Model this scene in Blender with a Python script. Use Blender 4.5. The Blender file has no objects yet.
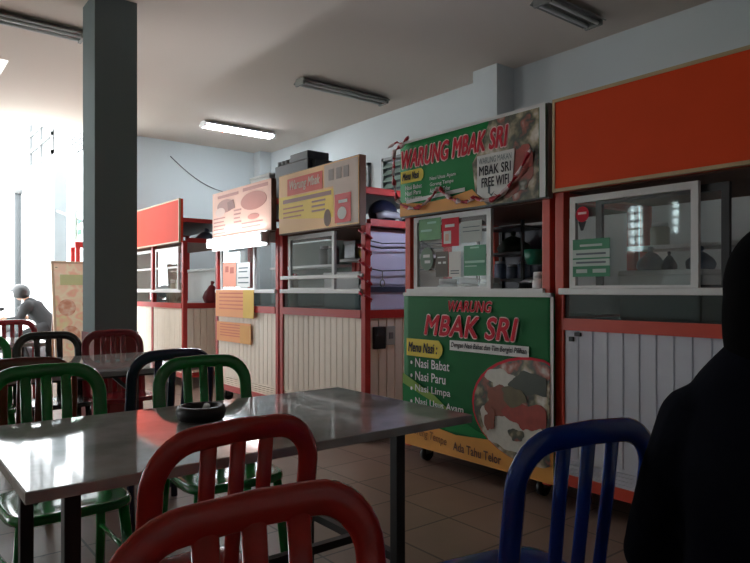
import bpy, bmesh, math, random
from mathutils import Vector, Matrix
random.seed(7)
S = bpy.context.scene
COL = S.collection
PI = math.pi

# ------------------------------------------------------------------ camera, world, exposure
# world axes: x runs from the dining area into the stalls, y runs along the row of stalls, z up
FWD = Vector((0.621, 0.784, 0.0)).normalized()
cd = bpy.data.cameras.new('camera'); cam = bpy.data.objects.new('camera', cd); COL.objects.link(cam)
cam.location = (0, 0, 1.2)
cam.rotation_euler = (PI / 2, 0, -math.atan2(FWD.x, FWD.y))
cd.sensor_width = 36.0; cd.lens = 36.0 * 637 / 750; cd.shift_y = 9.5 / 750; cd.clip_start = 0.05
S.camera = cam

W = bpy.data.worlds.new('daylight'); S.world = W; W.use_nodes = True
nt = W.node_tree; nt.nodes.clear()
wo = nt.nodes.new('ShaderNodeOutputWorld'); wb = nt.nodes.new('ShaderNodeBackground')
wb.inputs['Color'].default_value = (0.93, 0.97, 1.0, 1); wb.inputs['Strength'].default_value = 10.5
nt.links.new(wb.outputs[0], wo.inputs[0])

S.view_settings.view_transform = 'Standard'; S.view_settings.look = 'None'
S.view_settings.gamma = 1; S.view_settings.use_curve_mapping = False
S.view_settings.exposure = 0.0

XLW = -5.5
def portal(name, loc, rot, sx, sy):
    l = bpy.data.lights.new(name, 'AREA'); l.shape = 'RECTANGLE'; l.size = sx; l.size_y = sy
    l.cycles.is_portal = True
    o = bpy.data.objects.new(name, l); COL.objects.link(o); o.location = loc; o.rotation_euler = rot
    return o
portal('daylight_portal', (1.81, 10.1, 1.8), (-PI / 2, 0, 0), 1.62, 3.6)
portal('doorway_portal', (XLW - 0.1, 8.95, 1.3), (0, -PI / 2, 0), 2.6, 1.7)
portal('skylight_portal', (0.26, 8.28, 3.78), (0, 0, 0), 1.73, 1.43)

# ------------------------------------------------------------------ helpers
def lin(c):
    return tuple((x / 255 / 12.92) if x / 255 <= 0.04045 else ((x / 255 + 0.055) / 1.055) ** 2.4 for x in c)

MATS = {}
def mat(name, rgb, rough=0.6, metal=0.0, var=0.08, scale=6.0, emit=0.0, bump=0.0, spec=0.5, coat=0.0):
    """solid colour with a little procedural mottling"""
    if name in MATS: return MATS[name]
    m = bpy.data.materials.new(name); m.use_nodes = True; n = m.node_tree.nodes; L = m.node_tree.links
    b = n['Principled BSDF']; c = lin(rgb)
    tc = n.new('ShaderNodeTexCoord'); no = n.new('ShaderNodeTexNoise'); no.inputs['Scale'].default_value = scale
    no.inputs['Detail'].default_value = 4
    L.new(tc.outputs['Object'], no.inputs['Vector'])
    mx = n.new('ShaderNodeMix'); mx.data_type = 'RGBA'
    mx.inputs['A'].default_value = (*[x * (1 - var) for x in c], 1); mx.inputs['B'].default_value = (*[min(1, x * (1 + var)) for x in c], 1)
    L.new(no.outputs['Fac'], mx.inputs['Factor']); L.new(mx.outputs['Result'], b.inputs['Base Color'])
    b.inputs['Roughness'].default_value = rough; b.inputs['Metallic'].default_value = metal
    b.inputs['Specular IOR Level'].default_value = spec; b.inputs['Coat Weight'].default_value = coat
    b.inputs['Coat Roughness'].default_value = 0.1
    if emit:
        b.inputs['Emission Color'].default_value = (*c, 1); b.inputs['Emission Strength'].default_value = emit
    if bump:
        bp = n.new('ShaderNodeBump'); bp.inputs['Strength'].default_value = bump; bp.inputs['Distance'].default_value = 0.01
        L.new(no.outputs['Fac'], bp.inputs['Height']); L.new(bp.outputs[0], b.inputs['Normal'])
    MATS[name] = m; return m

def glass(name, tint=(248, 251, 251), refl=1.0, opaque=0.0):
    if name in MATS: return MATS[name]
    m = bpy.data.materials.new(name); m.use_nodes = True; n = m.node_tree.nodes; L = m.node_tree.links
    n.clear(); out = n.new('ShaderNodeOutputMaterial')
    t = n.new('ShaderNodeBsdfTransparent'); t.inputs[0].default_value = (*lin(tint), 1)
    g = n.new('ShaderNodeBsdfGlossy'); g.inputs['Roughness'].default_value = 0.02
    fr = n.new('ShaderNodeLayerWeight'); fr.inputs['Blend'].default_value = 0.5
    pw = n.new('ShaderNodeMath'); pw.operation = 'POWER'; pw.inputs[1].default_value = 3.5
    mu = n.new('ShaderNodeMath'); mu.operation = 'MULTIPLY_ADD'; mu.inputs[1].default_value = 0.7 * refl; mu.inputs[2].default_value = 0.05 * refl
    mu.use_clamp = True
    mix = n.new('ShaderNodeMixShader')
    L.new(fr.outputs['Facing'], pw.inputs[0]); L.new(pw.outputs[0], mu.inputs[0]); L.new(mu.outputs[0], mix.inputs[0]); L.new(t.outputs[0], mix.inputs[1]); L.new(g.outputs[0], mix.inputs[2])
    last = mix
    if opaque:
        d = n.new('ShaderNodeBsdfDiffuse'); d.inputs[0].default_value = (*lin((190, 205, 200)), 1)
        no = n.new('ShaderNodeTexNoise'); no.inputs['Scale'].default_value = 5
        mm = n.new('ShaderNodeMath'); mm.operation = 'MULTIPLY'; mm.inputs[1].default_value = 2 * opaque
        L.new(no.outputs['Fac'], mm.inputs[0])
        m2 = n.new('ShaderNodeMixShader'); L.new(mm.outputs[0], m2.inputs[0]); L.new(mix.outputs[0], m2.inputs[1]); L.new(d.outputs[0], m2.inputs[2]); last = m2
    L.new(last.outputs[0], out.inputs[0]); MATS[name] = m; return m

def ramp_mat(name, stops, scale=6.0, rough=0.5, kind='noise', detail=5.0, squash=(1, 1, 1)):
    """colour ramp over a noise / voronoi field, for printed pictures, stone, tiles"""
    if name in MATS: return MATS[name]
    m = bpy.data.materials.new(name); m.use_nodes = True; n = m.node_tree.nodes; L = m.node_tree.links
    b = n['Principled BSDF']; b.inputs['Roughness'].default_value = rough
    tc = n.new('ShaderNodeTexCoord'); mp = n.new('ShaderNodeMapping'); mp.inputs['Scale'].default_value = squash
    L.new(tc.outputs['Object'], mp.inputs[0])
    if kind == 'noise':
        t = n.new('ShaderNodeTexNoise'); t.inputs['Scale'].default_value = scale; t.inputs['Detail'].default_value = detail; o = t.outputs['Fac']
    else:
        t = n.new('ShaderNodeTexVoronoi'); t.inputs['Scale'].default_value = scale; o = t.outputs['Distance']
    L.new(mp.outputs[0], t.inputs['Vector'])
    r = n.new('ShaderNodeValToRGB'); e = r.color_ramp.elements
    while len(e) < len(stops): e.new(0.5)
    for k, (p, c) in enumerate(stops): e[k].position = p; e[k].color = (*lin(c), 1)
    L.new(o, r.inputs[0]); L.new(r.outputs[0], b.inputs['Base Color'])
    MATS[name] = m; return m

class MB:
    """collects simple shapes into ONE mesh object"""
    def __init__(self): self.bm = bmesh.new()
    def box(self, x0, x1, y0, y1, z0, z1, mi=0, bev=0.0):
        b = bmesh.new(); bmesh.ops.create_cube(b, size=1)
        for v in b.verts: v.co = Vector(((x0 + x1) / 2 + v.co.x * (x1 - x0), (y0 + y1) / 2 + v.co.y * (y1 - y0), (z0 + z1) / 2 + v.co.z * (z1 - z0)))
        if bev: bmesh.ops.bevel(b, geom=list(b.edges), offset=bev, segments=2, affect='EDGES', profile=0.5)
        self._join(b, mi); return self
    def _join(self, b, mi=0, M=None):
        mp = {}
        for v in b.verts: mp[v] = self.bm.verts.new(M @ v.co if M else v.co)
        for f in b.faces:
            try: g = self.bm.faces.new([mp[v] for v in f.verts]); g.material_index = mi or f.material_index; g.smooth = f.smooth
            except ValueError: pass
        b.free()
    def rbox(self, M, sx, sy, sz, mi=0, bev=0.0):
        b = bmesh.new(); bmesh.ops.create_cube(b, size=1)
        for v in b.verts: v.co = Vector((v.co.x * sx, v.co.y * sy, v.co.z * sz))
        if bev: bmesh.ops.bevel(b, geom=list(b.edges), offset=bev, segments=2, affect='EDGES', profile=0.5)
        self._join(b, mi, M); return self
    def tube(self, path, r, nrm=None, r2=None, seg=10, mi=0, closed=False, square=False, cap=True, radii=None, twist=0.0):
        """r across the path's side, r2 along nrm"""
        P = [Vector(p) for p in path]; r2 = r2 or r; rings = []; N = len(P)
        ref = Vector(nrm) if nrm is not None else None
        if ref is None:
            d = (P[1] - P[0]).normalized(); ref = Vector((0, 0, 1)) if abs(d.z) < 0.9 else Vector((1, 0, 0))
        for i, p in enumerate(P):
            if closed: d = (P[(i + 1) % N] - P[i - 1]).normalized()
            else: d = (P[min(i + 1, N - 1)] - P[max(i - 1, 0)]).normalized()
            s = d.cross(ref)
            if s.length < 1e-5: s = d.orthogonal()
            s.normalize(); n = s.cross(d).normalized()
            if nrm is None: ref = n
            k = radii[i] if radii else 1.0
            if twist:
                a = twist * i; s, n = s * math.cos(a) + n * math.sin(a), n * math.cos(a) - s * math.sin(a)
            ring = []
            if square: ang = [(1, 1), (-1, 1), (-1, -1), (1, -1)]
            else: ang = [(math.cos(2 * PI * j / seg), math.sin(2 * PI * j / seg)) for j in range(seg)]
            for a, b in ang: ring.append(self.bm.verts.new(p + s * a * r * k + n * b * r2 * k))
            rings.append(ring)
        m = len(rings[0])
        for i in range(N if closed else N - 1):
            A, B = rings[i], rings[(i + 1) % N]
            for j in range(m):
                f = self.bm.faces.new([A[j], A[(j + 1) % m], B[(j + 1) % m], B[j]]); f.smooth = not square; f.material_index = mi(i) if callable(mi) else mi
        if cap and not closed:
            for R in (rings[0][::-1], rings[-1]):
                f = self.bm.faces.new(R); f.material_index = mi(0) if callable(mi) else mi
        return self
    def lathe(self, prof, c=(0, 0, 0), axis='z', seg=24, mi=0, smooth=True):
        rings = []
        for r, h in prof:
            ring = []
            for j in range(seg):
                a = 2 * PI * j / seg; u, v = r * math.cos(a), r * math.sin(a)
                q = {'z': (u, v, h), 'x': (h, u, v), 'y': (v, h, u)}[axis]
                ring.append(self.bm.verts.new(Vector(c) + Vector(q)))
            rings.append(ring)
        for A, B in zip(rings, rings[1:]):
            for j in range(seg):
                f = self.bm.faces.new([A[j], A[(j + 1) % seg], B[(j + 1) % seg], B[j]]); f.smooth = smooth; f.material_index = mi
        f = self.bm.faces.new(rings[0][::-1]); f.material_index = mi
        f = self.bm.faces.new(rings[-1]); f.material_index = mi
        return self
    def prism(self, poly, axis, a, b, mi=0):
        """poly in the other two axes (in xyz order), extruded along axis from a to b"""
        def q(p, h): return {'x': (h, p[0], p[1]), 'y': (p[0], h, p[1]), 'z': (p[0], p[1], h)}[axis]
        A = [self.bm.verts.new(q(p, a)) for p in poly]; B = [self.bm.verts.new(q(p, b)) for p in poly]; m = len(poly)
        for j in range(m):
            f = self.bm.faces.new([A[j], A[(j + 1) % m], B[(j + 1) % m], B[j]]); f.material_index = mi
        for F in (A[::-1], B): f = self.bm.faces.new(F); f.material_index = mi
        return self
    def ball(self, c, rx, ry=None, rz=None, seg=20, mi=0):
        b = bmesh.new(); bmesh.ops.create_uvsphere(b, u_segments=seg, v_segments=max(8, seg // 2), radius=1)
        for v in b.verts: v.co = Vector(c) + Vector((v.co.x * rx, v.co.y * (ry or rx), v.co.z * (rz or rx)))
        for f in b.faces: f.smooth = True
        self._join(b, mi); return self
    def build(self, name, mats, parent=None, local=False):
        bm = self.bm
        if parent is not None and not local:
            off = Vector((0, 0, 0)); p = parent
            while p is not None: off += p.location; p = p.parent
            for v in bm.verts: v.co -= off
        bmesh.ops.recalc_face_normals(bm, faces=bm.faces)
        me = bpy.data.meshes.new(name); bm.to_mesh(me); bm.free()
        for m in (mats if isinstance(mats, (list, tuple)) else [mats]): me.materials.append(m)
        o = bpy.data.objects.new(name, me); COL.objects.link(o)
        if parent is not None: o.parent = parent
        return o

def thing(name, label, cat, loc=(0, 0, 0), rz=0.0, group=None):
    o = bpy.data.objects.new(name, None); COL.objects.link(o); o.empty_display_size = 0.1
    o.location = loc; o.rotation_euler = (0, 0, rz); tag(o, label, cat, group); return o
def tag(o, label, cat, group=None):
    o['label'] = label; o['category'] = cat
    if group: o['group'] = group
    return o
def struct(mb, name, m, label=None):
    o = mb.build(name, m); o['kind'] = 'structure'
    return o
def to_origin(o, at):
    """moves the origin of a world-built mesh to a point"""
    at = Vector(at)
    for v in o.data.vertices: v.co -= at
    o.location = at; return o
def copy_thing(src, loc=None, rz=None):
    c = src.copy(); COL.objects.link(c)
    for ch in [o for o in src.children]:
        d = ch.copy(); d.parent = c; COL.objects.link(d)
        for g in ch.children:
            e = g.copy(); e.parent = d; COL.objects.link(e)
    if loc is not None: c.location = loc
    if rz is not None: c.rotation_euler = (0, 0, rz)
    return c

def PX(u, v, x):
    """where the view ray of photo pixel (u, v) meets the plane x = const: used to measure positions"""
    t = (u - 375) / 637; a = FWD.x + t * FWD.y; d = x / a
    return d * (FWD.y - t * FWD.x), 1.2 + (291 - v) * d / 637

def text_mesh(s, bold=0.0, shear=0.0, spacing=1.0):
    c = bpy.data.curves.new('lettering', 'FONT'); c.body = s; c.size = 1; c.offset = bold; c.shear = shear
    c.space_character = spacing; c.fill_mode = 'FRONT' if True else 'BOTH'; c.resolution_u = 3
    o = bpy.data.objects.new('lettering', c); COL.objects.link(o)
    dg = bpy.context.evaluated_depsgraph_get(); me = bpy.data.meshes.new_from_object(o.evaluated_get(dg))
    bpy.data.objects.remove(o); bpy.data.curves.remove(c); return me

def lettering(parent, items, x, mats, name='lettering'):
    """items: (string, y_left, y_right, z0, z1, bold, shear, material index, lift, tilt) on a face looking to -x"""
    if len({i[0] for i in items if i[0] != '•'}) > 1:
        runs = []
        for it in items:
            if runs and (it[0] == '•' or it[0] == runs[-1][0][0]): runs[-1].append(it)
            else: runs.append([it])
        for run in runs: lettering(parent, run, x, mats, name)
        return
    mb = MB()
    for it in items:
        s, yl, yr, z0, z1, bold, shear, mi, lift = it[:9]; tilt = it[9] if len(it) > 9 else 0.0
        me = text_mesh(s, 0.0, shear, 1.0 + max(0, bold) * 1.5)
        xs = [v.co.x for v in me.vertices]; ys = [v.co.y for v in me.vertices]
        a, b, c, d = min(xs), max(xs), min(ys), max(ys); w = bold * (z1 - z0) * 1.25
        steps = [(0, 0)] + ([(math.cos(k * PI / 4), math.sin(k * PI / 4)) for k in range(8)] if bold else [])
        for k, (dy, dz) in enumerate(steps):                 # thick strokes: the same letters laid around themselves
            vs = []
            for v in me.vertices:
                p = (v.co.x - a) / (b - a); q = (v.co.y - c) / (d - c)
                vs.append(mb.bm.verts.new((x - lift - k * 0.00012, yl + (yr - yl) * p + dy * w, z0 + (z1 - z0) * q + tilt * p + dz * w)))
            for f in me.polygons:
                try: g = mb.bm.faces.new([vs[i] for i in f.vertices]); g.material_index = mi
                except ValueError: pass
        bpy.data.meshes.remove(me)
    return mb.build(name, mats, parent)

def outlined(s, yl, yr, z0, z1, shear, fill, line, tilt=0.0, w=0.05, lift=0.002, b0=0.028):
    return [(s, yl, yr, z0, z1, b0 + w, shear, line, lift, tilt), (s, yl, yr, z0, z1, b0, shear, fill, lift + 0.003, tilt)]

def sheet(mb, x, yl, yr, z0, z1, mi=0, t=0.002, tilt=0.0):
    mb.prism([(yl, z0), (yr, z0 + tilt), (yr, z1 + tilt), (yl, z1)], 'x', x - t, x, mi); return mb
def lines(mb, x, yl, yr, zs, h, mi, jitter=0.25, t=0.001):
    for z in zs:
        e = yr + (yl - yr) * random.random() * jitter; sheet(mb, x, yl, e, z - h / 2, z + h / 2, mi, t)
    return mb
def disc(mb, x, yc, zc, ry, rz, mi, t=0.002, n=32, clip=None):
    poly = []
    for k in range(n):
        a = 2 * PI * k / n; y, z = yc + ry * math.cos(a), zc + rz * math.sin(a)
        if clip: y = max(clip[0], min(clip[1], y)); z = max(clip[2], min(clip[3], z))
        if not poly or (abs(poly[-1][0] - y) + abs(poly[-1][1] - z)) > 1e-4: poly.append((y, z))
    mb.prism(poly, 'x', x - t, x, mi); return mb

def blob(mb, x, yc, zc, ry, rz, mi, seed=0, t=0.002, clip=None, n=36):
    rr = random.Random(seed); ph = [rr.uniform(0, 6.28) for _ in range(4)]; poly = []
    for k in range(n):
        a = 2 * PI * k / n; w = 1 + 0.16 * math.sin(2 * a + ph[0]) + 0.12 * math.sin(3 * a + ph[1]) + 0.08 * math.sin(5 * a + ph[2]) + 0.05 * math.sin(9 * a + ph[3])
        y, z = yc + ry * w * math.cos(a), zc + rz * w * math.sin(a)
        if clip: y = max(clip[0], min(clip[1], y))
        poly.append((y, z))
    mb.prism(poly, 'x', x - t, x, mi); return mb

# ------------------------------------------------------------------ materials
M_ceil = mat('painted_ceiling', (214, 202, 190), 0.9, var=0.04, scale=0.7)
M_wall = mat('pale_blue_plaster', (206, 213, 214), 0.85, var=0.05, scale=1.2, bump=0.05)
M_wallw = mat('whitewashed_plaster', (215, 218, 216), 0.85, var=0.05, scale=1.0)
M_pillar = mat('grey_green_paint', (112, 126, 128), 0.7, var=0.05, scale=2.0)
M_dado = mat('maroon_paint', (120, 36, 34), 0.45, var=0.08)
M_cream = mat('cream_aluminium', (240, 226, 208), 0.45, var=0.03)
M_groove = mat('grey_groove', (120, 116, 112), 0.6)
M_red = mat('red_paint', (178, 40, 34), 0.45, var=0.08)
M_redor = mat('orange_red_paint', (205, 62, 34), 0.45, var=0.06)
M_redboard = mat('orange_red_board', (226, 72, 26), 0.65, var=0.10, scale=3.0, spec=0.2)
M_salmon = mat('salmon_red_board', (222, 66, 38), 0.7, var=0.06, scale=3.0, spec=0.2)
M_whal = mat('white_aluminium', (222, 222, 220), 0.4, var=0.03)
M_white = mat('white_plastic', (232, 232, 232), 0.4, var=0.02)
M_paper = mat('white_paper', (226, 226, 222), 0.8, var=0.03)
M_grey = mat('grey_metal', (120, 122, 122), 0.5)
M_dark = mat('dark_steel', (40, 40, 42), 0.45, var=0.1)
M_black = mat('black_plastic', (22, 22, 24), 0.5, var=0.1)
M_gold = mat('tan_edging', (186, 160, 120), 0.5)
M_brown = mat('brown_wood', (104, 70, 50), 0.6, var=0.15)
M_navy = mat('navy_cloth', (14, 16, 26), 0.95, var=0.2, scale=30, bump=0.2, spec=0.1)
M_skin = mat('skin', (150, 108, 84), 0.6, var=0.04)
M_hair = mat('black_hair', (5, 5, 6), 0.9, var=0.3, scale=60, spec=0.05)
M_glass = glass('clear_glass')
M_glassd = glass('dark_glass', (186, 198, 198), 1.0)
M_green = mat('green_print', (8, 128, 62), 0.6, var=0.18, scale=2.5, spec=0.25)
M_greend = mat('deep_green_print', (2, 104, 50), 0.6, var=0.25, scale=2.0, spec=0.25)
M_lime = mat('lime_print', (128, 168, 60), 0.45, var=0.1)
M_yellow = mat('yellow_print', (226, 200, 36), 0.5, var=0.06)
M_orange = mat('orange_print', (226, 156, 62), 0.5, var=0.12, scale=5)
M_crim = mat('crimson_print', (206, 20, 48), 0.6, var=0.04, spec=0.25)
M_ink = mat('dark_ink', (36, 34, 40), 0.7)
M_greyink = mat('grey_ink', (96, 112, 116), 0.7)
M_food = ramp_mat('rice_dish_print', [(0.30, (214, 208, 196)), (0.42, (196, 178, 150)), (0.48, (128, 70, 44)), (0.58, (150, 52, 34)), (0.66, (52, 62, 36)), (0.78, (210, 200, 186))], 7.0, 0.45, detail=3)
M_foodd = ramp_mat('dark_dish_print', [(0.32, (222, 216, 206)), (0.42, (176, 160, 130)), (0.50, (96, 92, 64)), (0.56, (52, 58, 46)), (0.64, (160, 84, 64)), (0.75, (206, 196, 184))], 8.0, 0.45, detail=3)

# ------------------------------------------------------------------ the room
H = 3.6; XW = 5.45; XL = -5.5; YF = 10.0; YR = -2.6
def tile_material():
    m = bpy.data.materials.new('floor_tiles'); m.use_nodes = True; n = m.node_tree.nodes; L = m.node_tree.links
    b = n['Principled BSDF']; tc = n.new('ShaderNodeTexCoord'); br = n.new('ShaderNodeTexBrick')
    br.offset = 0.0; br.inputs['Scale'].default_value = 1.0
    br.inputs['Brick Width'].default_value = 0.4; br.inputs['Row Height'].default_value = 0.4; br.inputs['Mortar Size'].default_value = 0.006
    br.inputs['Color1'].default_value = (*lin((158, 132, 116)), 1); br.inputs['Color2'].default_value = (*lin((146, 122, 108)), 1)
    br.inputs['Mortar'].default_value = (*lin((84, 70, 62)), 1)
    no = n.new('ShaderNodeTexNoise'); no.inputs['Scale'].default_value = 3.0; no.inputs['Detail'].default_value = 6
    mx = n.new('ShaderNodeMix'); mx.data_type = 'RGBA'; mx.blend_type = 'MULTIPLY'; mx.inputs['Factor'].default_value = 0.35
    L.new(tc.outputs['Object'], br.inputs['Vector']); L.new(tc.outputs['Object'], no.inputs['Vector'])
    L.new(br.outputs['Color'], mx.inputs['A']); L.new(no.outputs['Fac'], mx.inputs['B']); L.new(mx.outputs['Result'], b.inputs['Base Color'])
    b.inputs['Roughness'].default_value = 0.38
    bp = n.new('ShaderNodeBump'); bp.inputs['Strength'].default_value = 0.2; bp.inputs['Distance'].default_value = 0.004; bp.invert = True
    L.new(br.outputs['Fac'], bp.inputs['Height']); L.new(bp.outputs[0], b.inputs['Normal'])
    return m
struct(MB().box(XL - 0.2, XW + 0.2, YR - 0.2, YF + 0.2, -0.2, 0), 'floor', tile_material())
SKX0, SKX1, SKY0, SKY1 = -0.6, 1.13, 7.57, 9.0
c = MB()
c.box(XL - 0.2, XW + 0.2, YR - 0.2, SKY0, H, H + 0.2); c.box(XL - 0.2, XW + 0.2, SKY1, YF + 0.3, H, H + 0.2)
c.box(XL - 0.2, SKX0, SKY0, SKY1, H, H + 0.2); c.box(SKX1, XW + 0.2, SKY0, SKY1, H, H + 0.2)
struct(c, 'ceiling', M_ceil)
struct(MB().box(XW, XW + 0.2, YR - 0.2, YF + 0.2, 0, H), 'wall_right', M_wall)
struct(MB().box(2.62, XW, YF, YF + 0.2, 0, H), 'wall_far', M_wall)
struct(MB().box(XL, 1.0, YF, YF + 0.2, 0, H), 'wall_far_side', M_wallw)
struct(MB().box(XL - 0.2, XW + 0.2, YR - 0.2, YR, 0, H), 'wall_rear', M_wallw)
# left wall with its two slots of glass block
def wall_x(name, x0, x1, ya, yb, holes, m):
    mb = MB(); ys = sorted({ya, yb, *[h[0] for h in holes], *[h[1] for h in holes]})
    for a, b in zip(ys, ys[1:]):
        hs = sorted([(h[2], h[3]) for h in holes if h[0] <= a and h[1] >= b]); z = 0
        for h0, h1 in hs: mb.box(x0, x1, a, b, z, h0); z = h1
        mb.box(x0, x1, a, b, z, H)
    return struct(mb, name, m)
LH = [(6.40, 6.72, 1.95, 2.87), (5.70, 5.86, 2.27, 2.87), (3.2, 3.52, 1.95, 2.87), (2.2, 2.36, 2.27, 2.87), (-0.3, 0.02, 1.95, 2.87)]
DOOR = (8.1, 9.8, 0.0, 2.6)
wall_x('wall_left', XL - 0.2, XL, YR, YF + 0.2, LH + [DOOR], M_wallw)
mgb = bpy.data.materials.new('glass_block'); mgb.use_nodes = True; n_ = mgb.node_tree.nodes; n_.clear()
o_ = n_.new('ShaderNodeOutputMaterial'); a_ = n_.new('ShaderNodeBsdfTransparent'); a_.inputs[0].default_value = (0.75, 0.8, 0.8, 1)
b_ = n_.new('ShaderNodeBsdfTranslucent'); b_.inputs[0].default_value = (0.8, 0.85, 0.85, 1); x_ = n_.new('ShaderNodeMixShader'); x_.inputs[0].default_value = 0.4
mgb.node_tree.links.new(a_.outputs[0], x_.inputs[1]); mgb.node_tree.links.new(b_.outputs[0], x_.inputs[2]); mgb.node_tree.links.new(x_.outputs[0], o_.inputs[0])
for k, (a, b, z0, z1) in enumerate(LH):
    nc = 2 if b - a > 0.2 else 1; nr = round((z1 - z0) / 0.155); w = (b - a) / nc; h = (z1 - z0) / nr
    g = MB()
    for i in range(nc + 1): y = a + i * w; g.box(XL - 0.14, XL - 0.06, y - 0.012, y + 0.012, z0, z1)
    for j in range(nr + 1): z = z0 + j * h; g.box(XL - 0.14, XL - 0.06, a, b, z - 0.012, z + 0.012)
    f = struct(g, 'window_%d' % (k + 1), M_wallw)
    p = MB()
    for i in range(nc):
        for j in range(nr): p.box(XL - 0.12, XL - 0.08, a + i * w + 0.012, a + (i + 1) * w - 0.012, z0 + j * h + 0.012, z0 + (j + 1) * h - 0.012)
    p.build('pane', mgb, f)
# skylight sheet over the ceiling opening
msk = mgb
struct(MB().box(SKX0 - 0.05, SKX1 + 0.05, SKY0 - 0.05, SKY1 + 0.05, H + 0.2, H + 0.22), 'window_6', msk)
# louvre windows high on the right wall
def louvre(k, ya, yb, z0, z1):
    f = MB(); x = XW
    for a, b in ((ya, ya + 0.04), (yb - 0.04, yb)): f.box(x - 0.05, x, a, b, z0, z1)
    for a, b in ((z0, z0 + 0.04), (z1 - 0.04, z1)): f.box(x - 0.05, x, ya, yb, a, b)
    w = struct(f, 'window_%d' % k, M_grey); s = MB(); nsl = 5
    for i in range(nsl):
        z = z0 + 0.06 + (z1 - z0 - 0.12) * (i + 0.5) / nsl
        s.rbox(Matrix.Translation((x - 0.03, (ya + yb) / 2, z)) @ Matrix.Rotation(0.7, 4, 'Y'), 0.008, yb - ya - 0.08, 0.1)
    s.build('slat', mat('frosted_louvre', (150, 170, 160), 0.2), w)
    MB().box(x - 0.006, x - 0.001, ya + 0.04, yb - 0.04, z0 + 0.04, z1 - 0.04).build('pane', mat('louvre_backing', (60, 74, 76), 0.3), w)
louvre(7, 6.02, 6.68, 2.40, 2.98); louvre(8, 6.97, 7.5, 2.40, 2.98)
# pilasters
struct(MB().box(XW - 0.28, XW, 4.46, 4.80, 0, H), 'trim_1', M_wall)
struct(MB().box(XW - 0.22, XW, YF - 0.22, YF, 0, H), 'trim_2', M_wall)
# free-standing pillar
pl = struct(MB().box(1.41, 1.745, 5.40, 5.765, 0, H), 'pillar', M_pillar)
d = MB()
d.box(1.402, 1.753, 5.392, 5.773, 0.0, 0.86); dd = d.build('painted_dado', M_dado, pl); dd['label'] = 'maroon painted foot of the pillar'
# cable sagging across the far wall
cab = MB(); q0 = (3.75, YF - 0.012, 3.35); q1 = (4.75, YF - 0.012, 2.85)
cab.tube([Vector(q0).lerp(Vector(q1), t / 10) + Vector((0, 0, -0.1 * math.sin(PI * t / 10))) for t in range(11)], 0.008, seg=6)
tag(to_origin(cab.build('wall_cable', M_grey), (4.25, YF, 3.0)), 'thin grey cable sagging across the pale blue far wall', 'cable')

# ------------------------------------------------------------------ outside, beyond the open end
G = -0.25
M_out = mat('white_concrete', (225, 225, 222), 0.9, var=0.03)  # plain white concrete in its own colour
M_fac = mat('white_facade', (240, 242, 242), 0.9, var=0.02)
struct(MB().box(-20, 12, YF + 0.2, 40, -0.5, G), 'ground', M_out)
fac = struct(MB().box(3.3, 3.7, YF + 0.2, 34, G, 7.0), 'wall_outside', M_fac)
M_lgrey = mat('light_grey_paint', (112, 118, 120), 0.8)
tag(to_origin(MB().box(2.56, 2.76, 12.4, 12.7, G, 3.45).build('post', M_lgrey), (2.7, 12.55, G)), 'light grey concrete post standing outside near the food board', 'post')
pp = thing('drain_pipe', 'thin grey vertical pipe standing outside above the motorcyclist', 'pipe', (2.02, 12.6, G))
MB().tube([(2.02, 12.6, G), (2.02, 12.6, 2.95)], 0.055, seg=12).build('pipe_run', mat('dark_grey_paint', (70, 74, 76), 0.8), pp)
MB().lathe([(0.075, 0), (0.075, 0.12)], (2.02, 12.6, 2.9)).build('collar', M_grey, pp)
aw = MB(); aw.tube([(2.6, 12.37, 2.62), (2.7, 10.9, 2.3)], 0.025, seg=8)
tag(to_origin(aw.build('awning_rod', M_lgrey), (2.6, 12.4, 2.62)), 'thin grey rod reaching from the grey post to the far kiosk', 'rod')
for k, (ya, yb, z0, z1) in enumerate([(16.0, 18.6, 4.35, 6.1), (13.2, 14.2, 4.0, 4.5)]):
    f = MB(); x = 3.3
    for a, b in ((ya, ya + 0.08), (yb - 0.08, yb), ((ya + yb) / 2 - 0.04, (ya + yb) / 2 + 0.04)): f.box(x - 0.06, x, a, b, z0, z1)
    for j in range(5): z = z0 + (z1 - z0 - 0.08) * j / 4; f.box(x - 0.06, x, ya, yb, z, z + 0.08)
    w = struct(f, 'window_%d' % (9 + k), M_grey)
    MB().box(x - 0.02, x - 0.001, ya, yb, z0, z1).build('pane', mat('window_dark_pane', (70, 76, 78), 0.3), w)

# ------------------------------------------------------------------ ceiling lamps
M_tube_on = mat('lit_tube', (235, 245, 255), 0.4, emit=50.0)
M_tube_off = mat('unlit_tube', (200, 200, 196), 0.3)
M_fix = mat('grey_fixture', (128, 128, 122), 0.5)
M_reflw = mat('lamp_reflector', (240, 240, 240), 0.4)
def ceiling_lamp(x0, x1, y, lit, label):
    t = thing('ceiling_lamp', label, 'lamp', ((x0 + x1) / 2, y, H))
    b = MB(); b.prism([(y - 0.12, H - 0.05), (y - 0.06, H - 0.004), (y + 0.06, H - 0.004), (y + 0.12, H - 0.05), (y + 0.11, H - 0.055), (y + 0.05, H - 0.02), (y - 0.05, H - 0.02), (y - 0.11, H - 0.055)], 'x', x0, x1)
    b.build('fixture_body', M_reflw if lit else M_fix, t)
    for s in (-0.05, 0.05):
        MB().tube([(x0 + 0.03, y + s, H - 0.062), (x1 - 0.03, y + s, H - 0.062)], 0.03 if lit else 0.016, seg=12).build('tube', M_tube_on if lit else M_tube_off, t)
    for x in (x0, x1 - 0.03):
        MB().box(x, x + 0.03, y - 0.085, y + 0.085, H - 0.085, H - 0.02, bev=0.006).build('end_cap', M_white if lit else M_fix, t)
    return t
ceiling_lamp(3.66, 4.78, 8.53, True, 'lit double tube lamp on the ceiling near the far wall, glowing white')
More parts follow.
